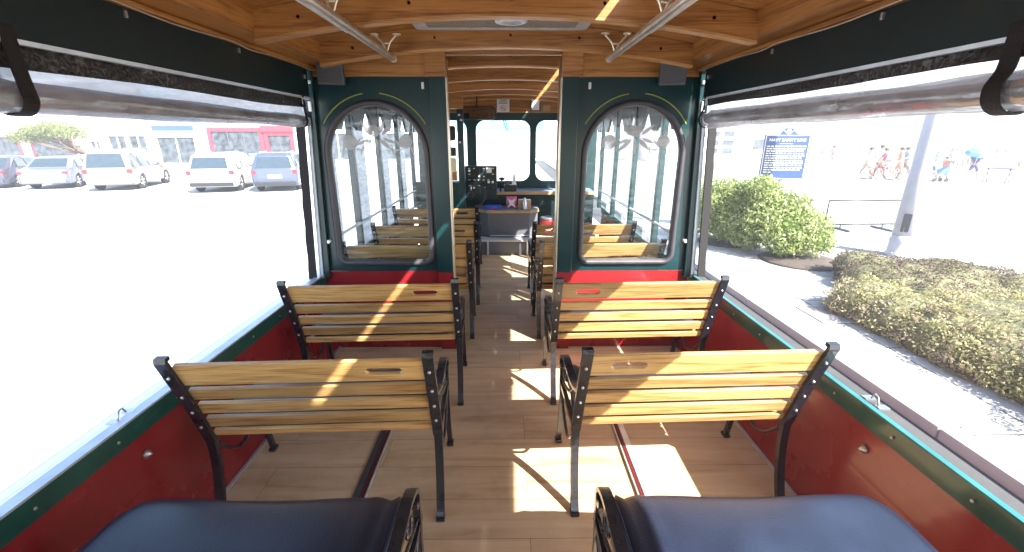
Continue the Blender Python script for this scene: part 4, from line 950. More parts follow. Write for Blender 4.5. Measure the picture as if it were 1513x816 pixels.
# ------------------------------------------------------------------ shops across the street
YB = 37.0
M['coralpaint'] = mat('coral_paint', (0.6, 0.22, 0.2), 0.5)
M['shopglass'] = mat('shop_glass', (0.045, 0.055, 0.065), 0.3, 0, 0.9, 2.5)
M['shopwhite'] = mat('white_render', (0.72, 0.72, 0.72), 0.8, 0, 0.04)
M['shopred'] = mat('red_shopfront', (0.50, 0.03, 0.05), 0.5)
M['shopblue'] = mat('pale_blue_wall', (0.45, 0.62, 0.75), 0.7)
M['shopgrey'] = mat('grey_stone_wall', (0.42, 0.40, 0.37), 0.85, 0, 0.2, 2)
def shop(x0, x1, h, wall, label, panes, frame, frame_mat, sign=None, name='shop_building'):
    t = thing(name, ((x0 + x1) / 2, YB, GZ), label, 'shop', 'shops across the street'); w = (x1 - x0) / 2
    MB().box(-w, w, 0, 9, 0, h).build('wall', wall, t)
    MB().box(-w + 0.02, w - 0.02, -0.25, -0.002, h - 0.5, h - 0.2, 0.03).build('cornice', 'shopwhite', t)
    for (a, b, z0, z1) in panes:
        f = MB().plate([(a - frame, z0 - frame), (b + frame, z0 - frame), (b + frame, z1 + frame), (a - frame, z1 + frame)], [[(a, z0), (b, z0), (b, z1), (a, z1)]], 0.16, XZ(-0.09)).build('window', frame_mat, t)
        MB().box(a, b, -0.06, -0.02, z0, z1).build('pane', 'shopglass', f)
        mu = MB(); n = max(2, int((b - a) / 1.1))
        for i in range(1, n): xx = a + (b - a) * i / n; mu.box(xx - 0.035, xx + 0.035, -0.11, -0.065, z0 + 0.001, z1 - 0.001)
        mu.build('mullion', 'speaker' if frame_mat != 'shopwhite' else 'shopwhite', f)
    if sign:
        txt, sx, sz, sw, sh, sm, tm, ts = sign
        b_ = MB().box(sx - sw, sx + sw, -0.35, -0.19, sz - sh, sz + sh, 0.02).build('sign', sm, t)
        if txt: MB().text(txt, ts, Matrix.Translation((sx, -0.36, sz)) @ XZ(0), 0.01).build('lettering', tm, b_)
    return t
shop(-24.2, -16.6, 7.5, 'shopwhite', 'shop with a bright red frame round its dark display windows', [(-3.1, 0.7, 0.35, 2.75), (1.35, 3.1, 0.15, 2.45)], 0.28, 'shopred', ('', 2.2, 2.95, 1.3, 0.22, 'shopred', 'white', 0.4))
shop(-28.4, -24.25, 7.0, 'shopblue', 'pale blue shopfront left of the red-framed shop', [(-1.5, 1.4, 0.3, 2.3)], 0.1, 'shopwhite', ('', 0, 3.0, 1.6, 0.18, 'signblue', 'white', 0.3))
shop(-33.6, -28.45, 6.8, 'shopgrey', 'grey stone shop with white lettering above its entrance behind the tan SUV', [(-0.6, 0.7, 0.3, 2.4), (1.0, 2.3, 0.1, 2.4), (-2.1, -1.4, 0.8, 2.0)], 0.09, 'shopwhite', ('', 0.6, 2.9, 1.7, 0.16, 'shopwhite', 'speaker', 0.3))
shop(-47.0, -33.65, 6.6, 'shopwhite', 'long white shop with red and blue window displays at the far left', [(-6.0, -2.6, 0.4, 2.4), (-1.8, 1.5, 0.4, 2.3), (2.5, 5.6, 0.4, 2.3)], 0.08, 'shopred')
shop(-16.5, -6.0, 7.5, 'shopwhite', 'plain white building right of the red-framed shop, seen through the left arched window', [(-3.6, -1.0, 0.6, 2.6), (1.0, 3.8, 0.6, 2.6)], 0.08, 'shopwhite')
# goods in front of the shops: bins
for x, c_, lab in ((-15.5, 'binblue', 'light blue wheeled bin left of the other bin by the red-framed shop'), (-14.2, 'binblue', 'light blue wheeled bin nearer the slate blue crossover')):
    M.setdefault('binblue', mat('light_blue_plastic', (0.15, 0.42, 0.60), 0.5))
    t = thing('wheeled_bin', (x, 29.0, GZ), lab, 'bin', 'bins by the shops')
    MB().ring_loft([[(-0.5, -0.35, 0.12), (0.5, -0.35, 0.12), (0.5, 0.35, 0.12), (-0.5, 0.35, 0.12)], [(-0.6, -0.42, 1.25), (0.6, -0.42, 1.25), (0.6, 0.42, 1.25), (-0.6, 0.42, 1.25)]], True, False, False).build('tub', c_, t)
    MB().box(-0.62, 0.62, -0.46, 0.44, 1.252, 1.33, 0.03).build('lid', c_, t)
    for sx in (-0.4, 0.4): MB().lathe([(0.1, -0.04), (0.1, 0.04)], (0, 0, 0), 12, Matrix.Translation((sx, -0.3, 0.1)) @ Matrix.Rotation(pi / 2, 4, 'Y')).build('wheel', 'tyre', t)
# building straight ahead with the blue lettered band
t = thing('shop_building', (0, 46.5, GZ), 'long white building ahead with a blue lettered band, seen through the windscreen', 'shop', 'shops across the street')
MB().box(-8, 12.5, 0, 8, 0, 8.5).build('wall', 'shopwhite', t)
sg = MB().box(-5.2, 3.6, -0.2, -0.002, 3.02, 4.3, 0.02).build('sign', mat('sky_blue_band', (0.12, 0.34, 0.50), 0.5), t)
MB().text('IR', 1.15, Matrix.Translation((-2.15, -0.21, 3.62)) @ XZ(0), 0.01).build('lettering', 'white', sg)
MB().text('BRO', 1.15, Matrix.Translation((1.35, -0.21, 3.62)) @ XZ(0), 0.01).build('lettering', 'white', sg)
MB().text('V', 1.15, Matrix.Translation((-0.75, -0.21, 3.62)) @ XZ(0), 0.012).build('lettering', 'coralpaint', sg)
for x in (-6, -3.0, 0.2, 3.4, 6.6, 9.8):
    f = MB().box(x - 1.1, x + 1.1, -0.08, -0.002, 0.4, 2.6, 0.02).build('window', 'shopwhite', t); MB().box(x - 1.0, x + 1.0, -0.1, -0.082, 0.5, 2.5).build('pane', mat('pale_shade', (0.5, 0.55, 0.6), 0.2), f)
# pink tinted building on the right
t = thing('beach_building', (20.0, 43, PZ), 'pale pink building with three rows of windows left of the blue marker sign', 'building')
M['palepink'] = mat('pale_pink_wall', (0.66, 0.55, 0.56), 0.8)
MB().box(-6.5, 2.6, 0, 8, 0, 5.5).build('wall', 'palepink', t)
for i in range(3):
    for j in range(3):
        x = -1.7 + i * 1.35 - 0.3; z = 0.95 + j * 0.75 
        f = MB().plate([(x - 0.58, z - 0.3), (x + 0.58, z - 0.3), (x + 0.58, z + 0.3), (x - 0.58, z + 0.3)], [[(x - 0.5, z - 0.24), (x + 0.5, z - 0.24), (x + 0.5, z + 0.24), (x - 0.5, z + 0.24)]], 0.08, XZ(-0.05)).build('window', 'shopwhite', t)
        MB().box(x - 0.5, x + 0.5, -0.03, -0.01, z - 0.24, z + 0.24).build('pane', 'shopglass', f)
MB().box(-6.5, 1.5, -1.6, -0.01, 0.0, 0.55, 0.02).build('turquoise_base', mat('pale_turquoise', (0.35, 0.66, 0.66), 0.7), t)
t = thing('beach_building', (27.5, 50, PZ), 'low white beach building behind the blue marker sign', 'building')
MB().box(-3.8, 3.5, 0, 6, 0, 3.0).build('wall', 'shopwhite', t); MB().box(-4.0, 3.7, -0.3, 6.2, 3.002, 3.2).build('roof', 'polegrey', t)
for x in (-2.2, 0, 2.2): MB().box(x - 0.6, x + 0.6, -0.05, -0.002, 0.9, 2.0).build('window', 'shopglass', t)

# ------------------------------------------------------------------ foliage
def leaf_cloud(n, fn, size, seed):
    rnd = random.Random(seed); vs, fs = [], []
    for i in range(n):
        p, nrm = fn(rnd); s_ = size * rnd.uniform(0.6, 1.35)
        a = Vector((rnd.gauss(0, 1), rnd.gauss(0, 1), rnd.gauss(0, 1))) * 0.9 + nrm * 0.9; a.normalize()
        b = a.cross(Vector((rnd.gauss(0, 1), rnd.gauss(0, 1), rnd.gauss(0, 1)))).normalized(); c = a.cross(b)
        q = len(vs); vs += [p - b * s_, p + c * s_ * 0.45, p + b * s_, p - c * s_ * 0.45]; fs.append((q, q + 1, q + 2, q + 3))
    me = bpy.data.meshes.new('leaves'); me.from_pydata(vs, [], fs); return me
def blob_fn(blobs, thick=0.35, lo=-9):
    ws = [b[3] * b[4] + b[3] * b[5] for b in blobs]
    def fn(r):
        for _ in range(30):
            b = r.choices(blobs, ws)[0]
            d = Vector((r.gauss(0, 1), r.gauss(0, 1), r.gauss(0, 1))).normalized()
            k_ = 1 - thick * r.random() ** 1.6
            k_ *= 1 + 0.12 * sin(d.x * 9 + b[0] * 5) * sin(d.y * 8 + b[1]) + 0.06 * sin(d.z * 15 + d.x * 13)
            p = Vector((b[0] + d.x * b[3] * k_, b[1] + d.y * b[4] * k_, b[2] + d.z * b[5] * k_))
            if p.z > lo: return p, d
        return p, d
    return fn
def core(blobs, sc, name, m, parent):
    o_ = MB()
    for b in blobs: o_.ball((b[0], b[1], b[2]), 1.0, 16, 10, (b[3] * sc, b[4] * sc, b[5] * sc))
    return o_.build(name, m, parent)
# low clipped hedges
def hedge(loc, blobs, n, cols, label, seed):
    t = thing('hedge', loc, label, 'hedge')
    me = leaf_cloud(n, blob_fn(blobs, 0.2, 0.0), 0.020, seed); o_ = bpy.data.objects.new('foliage', me); COL.objects.link(o_); o_.parent = t
    me.materials.append(leafmat('hedge_leaf_%d' % seed, cols, 0.85, 0.3)); core(blobs, 0.88, 'filler_core', M['hcore'], t)  # dark solid core added inside the leaves to block the view through
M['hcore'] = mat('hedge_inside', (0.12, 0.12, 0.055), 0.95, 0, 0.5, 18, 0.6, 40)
rnd = random.Random(11)
b1 = [(0, 0, 0.08, 1.25, 1.0, 0.36)] + [(rnd.uniform(-0.85, 0.9), rnd.uniform(-0.7, 0.7), 0.22, 0.42, 0.4, rnd.uniform(0.20, 0.25)) for _ in range(9)] + [(-1.0, 0.1 - 0.5 * i, 0.08, 0.5, 0.5, 0.34) for i in range(3)]
hedge((6.6, 6.25, PZ), b1, 40000, [(0.08, 0.08, 0.04), (0.13, 0.12, 0.06), (0.15, 0.10, 0.09), (0.17, 0.155, 0.07)], 'darker olive low hedge at the foot of the lamp pole', 21)
b2 = [(0, -0.3, 0.12, 1.15, 1.35, 0.50), (0.1, -1.6, 0.12, 1.35, 1.4, 0.50)] + [(rnd.uniform(-0.6, 0.9), rnd.uniform(-2.4, 0.6), 0.25, 0.42, 0.42, rnd.uniform(0.22, 0.29)) for _ in range(14)] + [(-0.75 + 0.04 * i, 1.05 - 0.55 * i, 0.08, 0.55, 0.5, 0.40) for i in range(7)]
hedge((5.55, 4.35, PZ), b2, 110000, [(0.20, 0.22, 0.08), (0.32, 0.31, 0.13), (0.38, 0.35, 0.17), (0.30, 0.22, 0.20), (0.26, 0.28, 0.11)], 'yellow-green low hedge nearest the trolley beside the kerb', 22)
# green bush
t = thing('bush', (5.25, 8.6, PZ), 'light green leafy bush in front of the blue marker sign', 'bush')
bb = [(-0.75, 0.9, 1.0, 0.5, 0.6, 0.45), (-0.55, 1.3, 0.75, 0.45, 0.5, 0.45), (-0.15, 0.2, 1.1, 0.42, 0.5, 0.42), (-0.1, -0.2, 0.72, 0.55, 0.55, 0.42), (-0.30, 0.0, 1.25, 0.28, 0.3, 0.30), (0.35, -0.4, 0.62, 0.5, 0.5, 0.36), (0.45, -0.55, 0.38, 0.42, 0.42, 0.30),
      (-0.45, 0.55, 0.62, 0.5, 0.5, 0.50), (-0.7, 1.0, 0.5, 0.5, 0.5, 0.42), (-0.25, 0.2, 0.4, 0.5, 0.5, 0.36),
      (0.05, -0.5, 0.42, 0.5, 0.45, 0.34), (0.25, -0.1, 0.95, 0.40, 0.4, 0.30), (-0.5, 0.5, 1.15, 0.3, 0.35, 0.30)]
me = leaf_cloud(34000, blob_fn(bb, 0.7, 0.03), 0.034, 31); o_ = bpy.data.objects.new('foliage', me); COL.objects.link(o_); o_.parent = t
me.materials.append(leafmat('bush_leaf', [(0.10, 0.16, 0.03), (0.17, 0.25, 0.05), (0.27, 0.33, 0.10), (0.38, 0.40, 0.18), (0.13, 0.21, 0.04)], 0.5, 0.35))
for i in range(14):
    a = rnd.uniform(0, 2 * pi); b = rnd.choice(bb); bx0 = -0.45 if b[1] > 0.3 else 0.1; by0 = 0.7 if b[1] > 0.3 else -0.2
    MB().tube(smoothpath([(bx0, by0, 0), ((bx0 + b[0]) / 2 + rnd.uniform(-.1, .1), (by0 + b[1]) / 2, b[2] * 0.5), (b[0] + rnd.uniform(-.2, .2), b[1] + rnd.uniform(-.2, .2), b[2] + 0.15)], 4), [0.022 - 0.0019 * q for q in range(9)], 6).build('branch', 'bark', t)
for x, y, r_ in ((5.55, 8.0, 0.72), (4.9, 9.6, 0.62)):
    m = MB(); m.lathe([(r_, 0.0), (r_ * 0.9, 0.03), (r_ * 0.4, 0.06)], (x, y, PZ + 0.005), 22); tag(m.build('mulch_bed', 'mulch'), kind='structure')
# wind-bent tree in front of the far left shops
t = thing('street_tree', (-28.4, 29.5, GZ), 'low wind-bent tree with pale green crown before the far left shops', 'tree')
MB().tube(smoothpath([(2.2, 0, 0), (1.9, 0, 0.8), (1.2, 0.1, 1.5), (0, 0, 2.1), (-1.2, 0, 2.4)], 4), [0.2 - 0.009 * i for i in range(17)], 8).build('trunk', 'bark', t)
m = MB()
for i in range(16):
    x1 = rnd.uniform(-2.6, 1.6); m.tube(smoothpath([(rnd.uniform(0.8, 1.6), 0, 1.3), ((x1 + 1) / 2, rnd.uniform(-.6, .6), 1.9), (x1, rnd.uniform(-1, 1), rnd.uniform(2.2, 3.1))], 4), [0.06 - 0.006 * q for q in range(9)], 5)
m.build('limb', 'bark', t)
tb = [(-1.7, 0, 2.5, 1.3, 1.2, 0.55), (-0.4, 0, 2.85, 1.3, 1.3, 0.55), (0.9, 0, 2.6, 1.0, 1.1, 0.5), (-2.4, 0.2, 2.3, 0.8, 0.8, 0.4)]
me = leaf_cloud(14000, blob_fn(tb, 0.95), 0.055, 41); o_ = bpy.data.objects.new('crown', me); COL.objects.link(o_); o_.parent = t
me.materials.append(leafmat('tree_leaf', [(0.12, 0.15, 0.05), (0.20, 0.23, 0.08), (0.16, 0.17, 0.09)], 0.6, 0.3))

# ------------------------------------------------------------------ lamp pole, barricade, marker sign, service cover
t = thing('lamp_pole', (7.72, 8.36, PZ), 'thick pale grey fluted lamp pole standing behind the dark hedge', 'lamp post')
m = MB(); R0 = 0.165; n = 24
rings = []
for z, r_ in ((0.42, R0), (1.6, 0.15), (3.0, 0.132), (6.5, 0.10)):
    rings.append([(r_ * (1 + (0.035 if k_ % 2 else -0.02)) * cos(2 * pi * k_ / n), r_ * (1 + (0.035 if k_ % 2 else -0.02)) * sin(2 * pi * k_ / n), z) for k_ in range(n)])
m.ring_loft(rings, True); m.build('shaft', 'polegrey', t)
MB().lathe([(0.22, 0.0), (0.22, 0.05), (0.195, 0.08), (0.185, 0.30), (0.195, 0.33), (0.172, 0.37), (0.17, 0.42)], (0, 0, 0), 24).build('base', 'polegrey', t)
MB().lathe([(0.1, 6.5), (0.16, 6.6), (0.2, 6.9), (0.05, 7.15)], (0, 0, 0), 16).build('lamp_head', 'white', t)
MB().plate(rrect(-0.06, 0.06, 0.5, 0.85, 0.02, 3), [], 0.02, Matrix.Rotation(radians(-42), 4, 'Z') @ XZ(-0.158)).build('access_door', 'alu2', t)
for a in (20, 110, 200, 290): MB().lathe([(0.016, 0.0), (0.016, 0.02), (0.008, 0.03)], (0.205 * cos(radians(a)), 0.205 * sin(radians(a)), 0.062), 8).build('anchor_bolt', 'bolt', t)
# barricade
t = thing('crowd_barrier', (8.95, 10.9, PZ), 'low dark metal crowd barrier behind the lamp pole', 'barrier', rz=radians(2))
m = MB(); m.tube([(-0.98, 0, 0.14), (-0.98, 0, 0.74), (0.98, 0, 0.74), (0.98, 0, 0.14), (-0.98, 0, 0.14)], 0.022, 8); m.build('frame', 'plastic_b', t)
m = MB()
for i in range(1, 20): m.tube([(-0.98 + 0.098 * i, 0, 0.14), (-0.98 + 0.098 * i, 0, 0.74)], 0.004, 5)
m.build('bars', 'speaker', t)
for x in (-0.55, 0.55): MB().box(x - 0.03, x + 0.03, -0.33, 0.33, 0.0, 0.05, 0.01).build('foot', 'speaker', t)
for x in (-0.55, 0.55): MB().box(x - 0.015, x + 0.015, -0.015, 0.015, 0.051, 0.14).build('foot_post', 'speaker', t)
# historical marker
M['signblue2'] = M['signblue']
def marker(loc, rz, label, full):
    t = thing('marker_sign', loc, label, 'sign', None, rz)
    hw = 0.47; z0 = 1.30; z1 = 2.30
    out = [(-hw, z0), (hw, z0), (hw, z1), (0.20, z1)] + [(0.17, z1 + 0.01), (0.12, z1 + 0.06), (0.10, z1 + 0.11), (0.05, z1 + 0.135), (-0.05, z1 + 0.135), (-0.10, z1 + 0.11), (-0.12, z1 + 0.06), (-0.17, z1 + 0.01)] + [(-0.20, z1), (-hw, z1)]
    pl = MB().plate(out, [], 0.045, XZ(0)).build('plaque', 'signblue', t)
    bd = MB().plate([(-hw + .02, z0 + .02), (hw - .02, z0 + .02), (hw - .02, z1 - .02), (-hw + .02, z1 - .02)], [[(-hw + .033, z0 + .033), (hw - .033, z0 + .033), (hw - .033, z1 - .033), (-hw + .033, z1 - .033)]], 0.004, XZ(-0.025)); bd.build('border', 'signgold', pl)
    m = MB(); m.strap([(-0.12, -0.027, z1 + 0.10), (0.0, -0.027, z1 - 0.005), (0.12, -0.027, z1 + 0.10)], (0, 0.003, 0), 0.009)
    m.prism([(-0.035, z1 + 0.045), (0.0, z1 + 0.02), (0.035, z1 + 0.045), (0.035, z1 + 0.11), (-0.035, z1 + 0.11)], 0.004, XZ(-0.0235)); m.build('crest', 'signgold', pl)
    if full:
        m = MB(); m.text('NAVY SAFETY LINE', 0.087, Matrix.Translation((0, -0.024, z1 - 0.125)) @ XZ(0), 0.003, 'CENTER', 0.0015); m.build('heading', 'signgold', pl)
        m = MB(); r_ = random.Random(9); m.box(-0.15, 0.12, -0.027, -0.0235, z1 - 0.207, z1 - 0.200)
        for i in range(12):
            z = z1 - 0.27 - i * 0.052; x = -0.40; end = 0.40 if i < 11 else -0.2
            while x < end - 0.04:
                w_ = min(r_.uniform(0.035, 0.10), end - x); m.box(x, x + w_, -0.027, -0.0235, z, z + 0.022); x += w_ + 0.018
        m.build('inscription', 'signgold', pl)
    MB().tube([(0, 0.0, 0.0), (0, 0.0, z0 - 0.002)], 0.04, 12).build('post', 'signblue', t)
marker((6.30, 10.3, PZ), radians(-14), 'dark blue historical marker sign with gilt writing rising behind the bush', True)
# service cover in the pavement
t = thing('utility_cover', (4.35, 5.35, PZ), 'dull grey utility cover set in the pavement by the hedge', 'utility cover')
MB().box(-0.34, 0.28, -0.25, 0.28, 0.004, 0.010, 0.002).build('lid', mat('cast_cover', (0.22, 0.2, 0.2), 0.8), t)
MB().plate(rrect(-0.37, 0.31, -0.28, 0.31, 0.01, 2), [rrect(-0.342, 0.282, -0.252, 0.282, 0.008, 2)], 0.008, Matrix.Translation((0, 0, 0.009))).build('rim', 'curb', t)

# ------------------------------------------------------------------ people on the promenade
def person(loc, rz, label, shirt, shorts, stride=0.25, h=1.7, lean=0.05, push=False, hairm='hair', load=None):
    t = thing('person', loc, label, 'person', 'people on the promenade', rz); k_ = h / 1.7
    J = {'pel': (0, 0, 0.92), 'wai': (0, lean * 0.3, 1.08), 'che': (0, lean * 0.8, 1.30), 'nek': (0, lean, 1.45), 'hd0': (0, lean + 0.01, 1.54), 'hd1': (0, lean + 0.02, 1.63)}
    V = [J['pel'], J['wai'], J['che'], J['nek'], J['hd0'], J['hd1']]; R_ = [0.14, 0.125, 0.15, 0.055, 0.085, 0.08]; E_ = [(0, 1), (1, 2), (2, 3), (3, 4), (4, 5)]
    for s in (-1, 1):
        f = s * stride; i = len(V)
        V += [(s * 0.09, 0, 0.86), (s * 0.10, f * 0.55 + 0.03, 0.48), (s * 0.10, f * 1.0 - (0.08 if f < 0 else 0), 0.09), (s * 0.11, f * 1.0 + 0.10, 0.04)]; R_ += [0.095, 0.062, 0.042, 0.036]; E_ += [(0, i), (i, i + 1), (i + 1, i + 2), (i + 2, i + 3)]
        i = len(V); aw = -s * stride * 0.8
        if push: V += [(s * 0.19, lean, 1.38), (s * 0.23, 0.14, 1.16), (s * 0.17, 0.38, 1.05), (s * 0.16, 0.45, 1.05)]
        else: V += [(s * 0.19, lean, 1.38), (s * 0.24, aw * 0.3, 1.12), (s * 0.24, aw * 0.8 + 0.05, 0.90), (s * 0.235, aw * 0.9 + 0.07, 0.83)]
        R_ += [0.06, 0.043, 0.032, 0.034]; E_ += [(2, i), (i, i + 1), (i + 1, i + 2), (i + 2, i + 3)]
    def skin(verts, edges, rad, name, m, parent):
        me = bpy.data.meshes.new(name); me.from_pydata([(x * k_, y * k_, z * k_) for x, y, z in verts], edges, []); ob = bpy.data.objects.new(name, me); COL.objects.link(ob)
        sk = ob.modifiers.new('s', 'SKIN'); 
        for j, r_ in enumerate(rad): me.skin_vertices[0].data[j].radius = (r_ * k_, r_ * k_ * 0.9)
        me.skin_vertices[0].data[0].use_root = True
        su = ob.modifiers.new('u', 'SUBSURF'); su.levels = 1; su.render_levels = 1
        dg = bpy.context.evaluated_depsgraph_get(); m2 = bpy.data.meshes.new_from_object(ob.evaluated_get(dg)); bpy.data.objects.remove(ob)
        o2 = bpy.data.objects.new(name, m2); COL.objects.link(o2); m2.materials.clear(); m2.materials.append(m); o2.parent = parent
        for p in m2.polygons: p.use_smooth = True
        return o2
    body = skin(V, E_, R_, 'body', M['skin'], t)
    # shirt: torso plus upper sleeves, shorts: hips plus thighs
    SV = [V[0], V[1], V[2], (0, lean, 1.43)]; SR = [0.16, 0.15, 0.175, 0.075]; SE = [(0, 1), (1, 2), (2, 3)]
    for i in (10, 18):
        j = len(SV); a = Vector(V[i]); b = Vector(V[i + 1]); SV += [tuple(a), tuple(a.lerp(b, 0.75))]; SR += [0.075, 0.062]; SE += [(2, j), (j, j + 1)]
    skin(SV, SE, SR, 'shirt', shirt, t)
    HV = [(0, 0, 0.98), (0, 0, 0.88)]; HR = [0.155, 0.15]; HE = [(0, 1)]
    for i in (6, 14):
        j = len(HV); a = Vector(V[i]); b = Vector(V[i + 1]); HV += [tuple(a), tuple(a.lerp(b, 0.85))]; HR += [0.11, 0.085]; HE += [(1, j), (j, j + 1)]
    skin(HV, HE, HR, 'shorts', shorts, t)
    hr = MB().ball((0, (lean + 0.005) * k_, 1.625 * k_), 0.105 * k_, 12, 8, (0.95, 1.05, 0.85)); hr.build('hair', hairm, t)
    return t
C = lambda nme, c: M.setdefault('cl_' + nme, mat('cloth_' + nme, c, 0.85))
maroon = C('maroon', (0.30, 0.03, 0.10)); coral = C('coral', (0.75, 0.22, 0.14)); greyc = C('grey', (0.22, 0.22, 0.22)); white = C('white', (0.7, 0.7, 0.7)); blue = C('blue', (0.05, 0.10, 0.42))
navy = C('navy', (0.06, 0.06, 0.20)); redc = C('red', (0.5, 0.05, 0.06)); lblue = C('light_blue', (0.10, 0.27, 0.42)); purp = C('purple', (0.22, 0.13, 0.28)); khaki = C('khaki', (0.4, 0.34, 0.24))
person((20.6, 24.8, PZ), radians(-120), 'person in a maroon top and grey shorts walking left of the lamp pole', maroon, greyc, 0.30, 1.65, 0.12)
person((20.9, 23.9, PZ), radians(60), 'person in a coral top and coral shorts just left of the lamp pole', coral, coral, 0.22, 1.72, 0.05)
person((21.2, 25.6, PZ), radians(70), 'person in a white top standing behind the coral-clad walker', white, khaki, 0.15, 1.8, 0.03)
person((22.1, 23.3, PZ), radians(80), 'person in blue pushing a stroller right of the lamp pole', blue, blue, 0.25, 1.72, 0.10, True)
person((23.9, 22.9, PZ), radians(110), 'person in navy walking beside the round blue umbrella', navy, navy, 0.30, 1.65, 0.08)
person((25.9, 21.2, PZ), radians(-100), 'person in a red top and dark shorts near the right edge', redc, greyc, 0.33, 1.68, 0.18)
person((26.2, 20.1, PZ), radians(-70), 'person in a coral red shirt at the very right edge', coral, navy, 0.22, 1.75, 0.06)
person((24.5, 34.0, PZ), radians(20), 'person in purple far back on the promenade by the dunes', purp, purp, 0.15, 1.6, 0.05)
person((21.5, 24.2, PZ), radians(75), 'person in a pale blue shirt wheeling the bicycle nearest the lamp pole', lblue, greyc, 0.2, 1.72, 0.08, True)
person((19.9, 24.9, PZ), radians(-100), 'person in a white shirt and khaki shorts leftmost of the walkers by the pole', white, khaki, 0.28, 1.7, 0.08)
person((23.1, 23.6, PZ), radians(95), 'child in a coral shirt between the stroller and the umbrella', coral, blue, 0.18, 1.25, 0.05)
person((26.6, 21.6, PZ), radians(-80), 'person in a maroon shirt behind the red-topped walker at the right edge', maroon, greyc, 0.25, 1.72, 0.08)
def bicycle(loc, rz, label):
    t = thing('bicycle', loc, label, 'bicycle', 'bicycles on the promenade', rz)
    for y in (-0.5, 0.52):
        w_ = MB().tube([(0, y + 0.33 * cos(2 * pi * i / 28), 0.34 + 0.33 * sin(2 * pi * i / 28)) for i in range(28)], 0.018, 6, True).build('wheel', 'tyre', t)
        m = MB()
        for i in range(9): m.tube([(0, y, 0.34), (0, y + 0.32 * cos(2 * pi * i / 9), 0.34 + 0.32 * sin(2 * pi * i / 9))], 0.003, 4)
        m.build('spokes', 'alu', w_)
    m = MB()
    for a, b in (((0, -0.5, .34), (0, -0.05, .32)), ((0, -0.05, .32), (0, -0.18, .85)), ((0, -0.5, .34), (0, -0.15, .75)), ((0, -0.15, .75), (0, 0.38, .80)), ((0, -0.05, .32), (0, 0.38, .74)), ((0, 0.52, .34), (0, 0.36, .98))): m.tube([a, b], 0.018, 6)
    m.build('frame', 'shopred', t); MB().tube([(-0.28, 0.28, 1.02), (-0.1, 0.36, 1.0), (0.1, 0.36, 1.0), (0.28, 0.28, 1.02)], 0.014, 6).build('handlebar', 'speaker', t)
    MB().ball((0, -0.2, 0.89), 0.12, 10, 6, (0.6, 1.0, 0.35)).build('saddle', 'plastic_b', t)
bicycle((21.0, 24.4, PZ), radians(75), 'bicycle held by the walkers just left of the lamp pole')
bicycle((20.2, 24.3, PZ), radians(-110), 'bicycle farther left among the walkers left of the lamp pole')
bicycle((26.4, 20.7, PZ), radians(-95), 'bicycle beside the walkers at the right edge')
# beach umbrella, stroller, bench table
t = thing('umbrella', (23.9, 23.1, PZ), 'pale blue open umbrella held above the promenade walkers', 'umbrella')
MB().tube([(0, 0, 0.9), (0, 0, 1.75)], 0.015, 6).build('shaft', 'alu', t)
t.rotation_euler = (radians(18), radians(-10), 0)
m = MB(); rings = [[(r_ * cos(2 * pi * q / 8), r_ * sin(2 * pi * q / 8), z) for q in range(8)] for r_, z in ((0.02, 1.80), (0.25, 1.77), (0.45, 1.68), (0.58, 1.53), (0.565, 1.53), (0.44, 1.665), (0.02, 1.78))]
m.ring_loft(rings, True, False, False); m.build('canopy', lblue, t)
t = thing('stroller', (22.75, 23.2, PZ), 'pale blue stroller being pushed right of the lamp pole', 'stroller', rz=radians(80))
m = MB(); m.tube([(-0.2, -0.1, 1.0), (-0.2, 0.5, 0.3)], 0.014, 6); m.tube([(0.2, -0.1, 1.0), (0.2, 0.5, 0.3)], 0.014, 6); m.tube([(-0.2, -0.1, 1.0), (0.2, -0.1, 1.0)], 0.014, 6); m.tube([(-0.2, 0.0, 0.25), (-0.2, 0.55, 0.25)], 0.012, 6); m.tube([(0.2, 0.0, 0.25), (0.2, 0.55, 0.25)], 0.012, 6); m.build('frame', 'speaker', t)
MB().ring_loft([[(-0.19, 0.05, 0.35), (0.19, 0.05, 0.35), (0.19, 0.5, 0.35), (-0.19, 0.5, 0.35)], [(-0.21, -0.05, 0.8), (0.21, -0.05, 0.8), (0.21, 0.3, 0.55), (-0.21, 0.3, 0.55)]], True, False, False).build('seat', lblue, t)
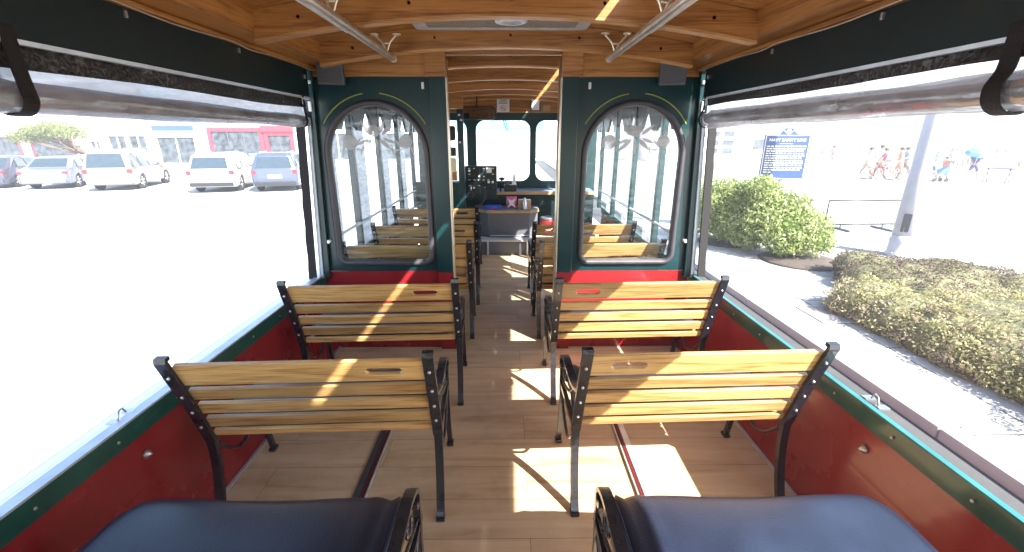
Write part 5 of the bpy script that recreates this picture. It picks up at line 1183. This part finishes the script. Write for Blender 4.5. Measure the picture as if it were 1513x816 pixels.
for x in (-0.22, 0.22):
    for y in (0.0, 0.55): MB().lathe([(0.1, -0.02), (0.1, 0.02)], (0, 0, 0), 14, Matrix.Translation((x, y, 0.1)) @ Matrix.Rotation(pi / 2, 4, 'Y')).build('wheel', 'tyre', t)
t = thing('folding_table', (25.0, 22.7, PZ), 'dark blue-grey trestle beside the walkers near the dunes', 'trestle', rz=radians(-35))
MB().box(-0.5, 0.5, -0.2, 0.2, 0.68, 0.73, 0.01).build('top', navy, t)
for x in (-0.4, 0.4): m = MB(); m.tube([(x - 0.12, -0.18, 0), (x, -0.1, 0.68)], 0.02, 6); m.tube([(x + 0.12, 0.18, 0), (x, 0.1, 0.68)], 0.02, 6); m.build('leg', navy, t)
t = thing('litter_bin', (20.5, 33.5, PZ), 'slim blue bin far off beside the thin flag pole', 'bin')
MB().lathe([(0.3, 0.0), (0.32, 0.9), (0.28, 1.0)], (0, 0, 0), 16).build('drum', 'signblue', t); MB().lathe([(0.3, 1.002), (0.2, 1.15), (0.05, 1.2)], (0, 0, 0), 16).build('lid', 'signblue', t)
t = thing('flag_pole', (20.9, 33.9, PZ), 'thin pale pole rising behind the promenade left of the lamp pole', 'pole')
MB().tube([(0, 0, 0), (0, 0, 6.5)], [0.07, 0.05], 10).build('shaft', 'shopwhite', t); MB().ball((0, 0, 6.56), 0.09).build('finial', 'alu', t)
hz = MB().box(-72, 75, -30, 130, -4.0, 14.0).build('veil', 'white'); hz.data.materials.clear()  # added scattering volume, imitates overexposure flare that whitens distant things
hm = bpy.data.materials.new('flare_veil'); hm.use_nodes = True; hn = hm.node_tree.nodes; hn.remove(hn['Principled BSDF'])
pv = hn.new('ShaderNodeVolumePrincipled'); pv.inputs['Density'].default_value = 0.005; pv.inputs['Color'].default_value = (0.95, 0.97, 1, 1); pv.inputs['Anisotropy'].default_value = 0.3
hm.node_tree.links.new(pv.outputs[0], hn['Material Output'].inputs['Volume']); hz.data.materials.append(hm); tag(hz, kind='stuff', cat='veil', label='added flare-imitating haze filling the air over the street and promenade')
bpy.context.view_layer.update()
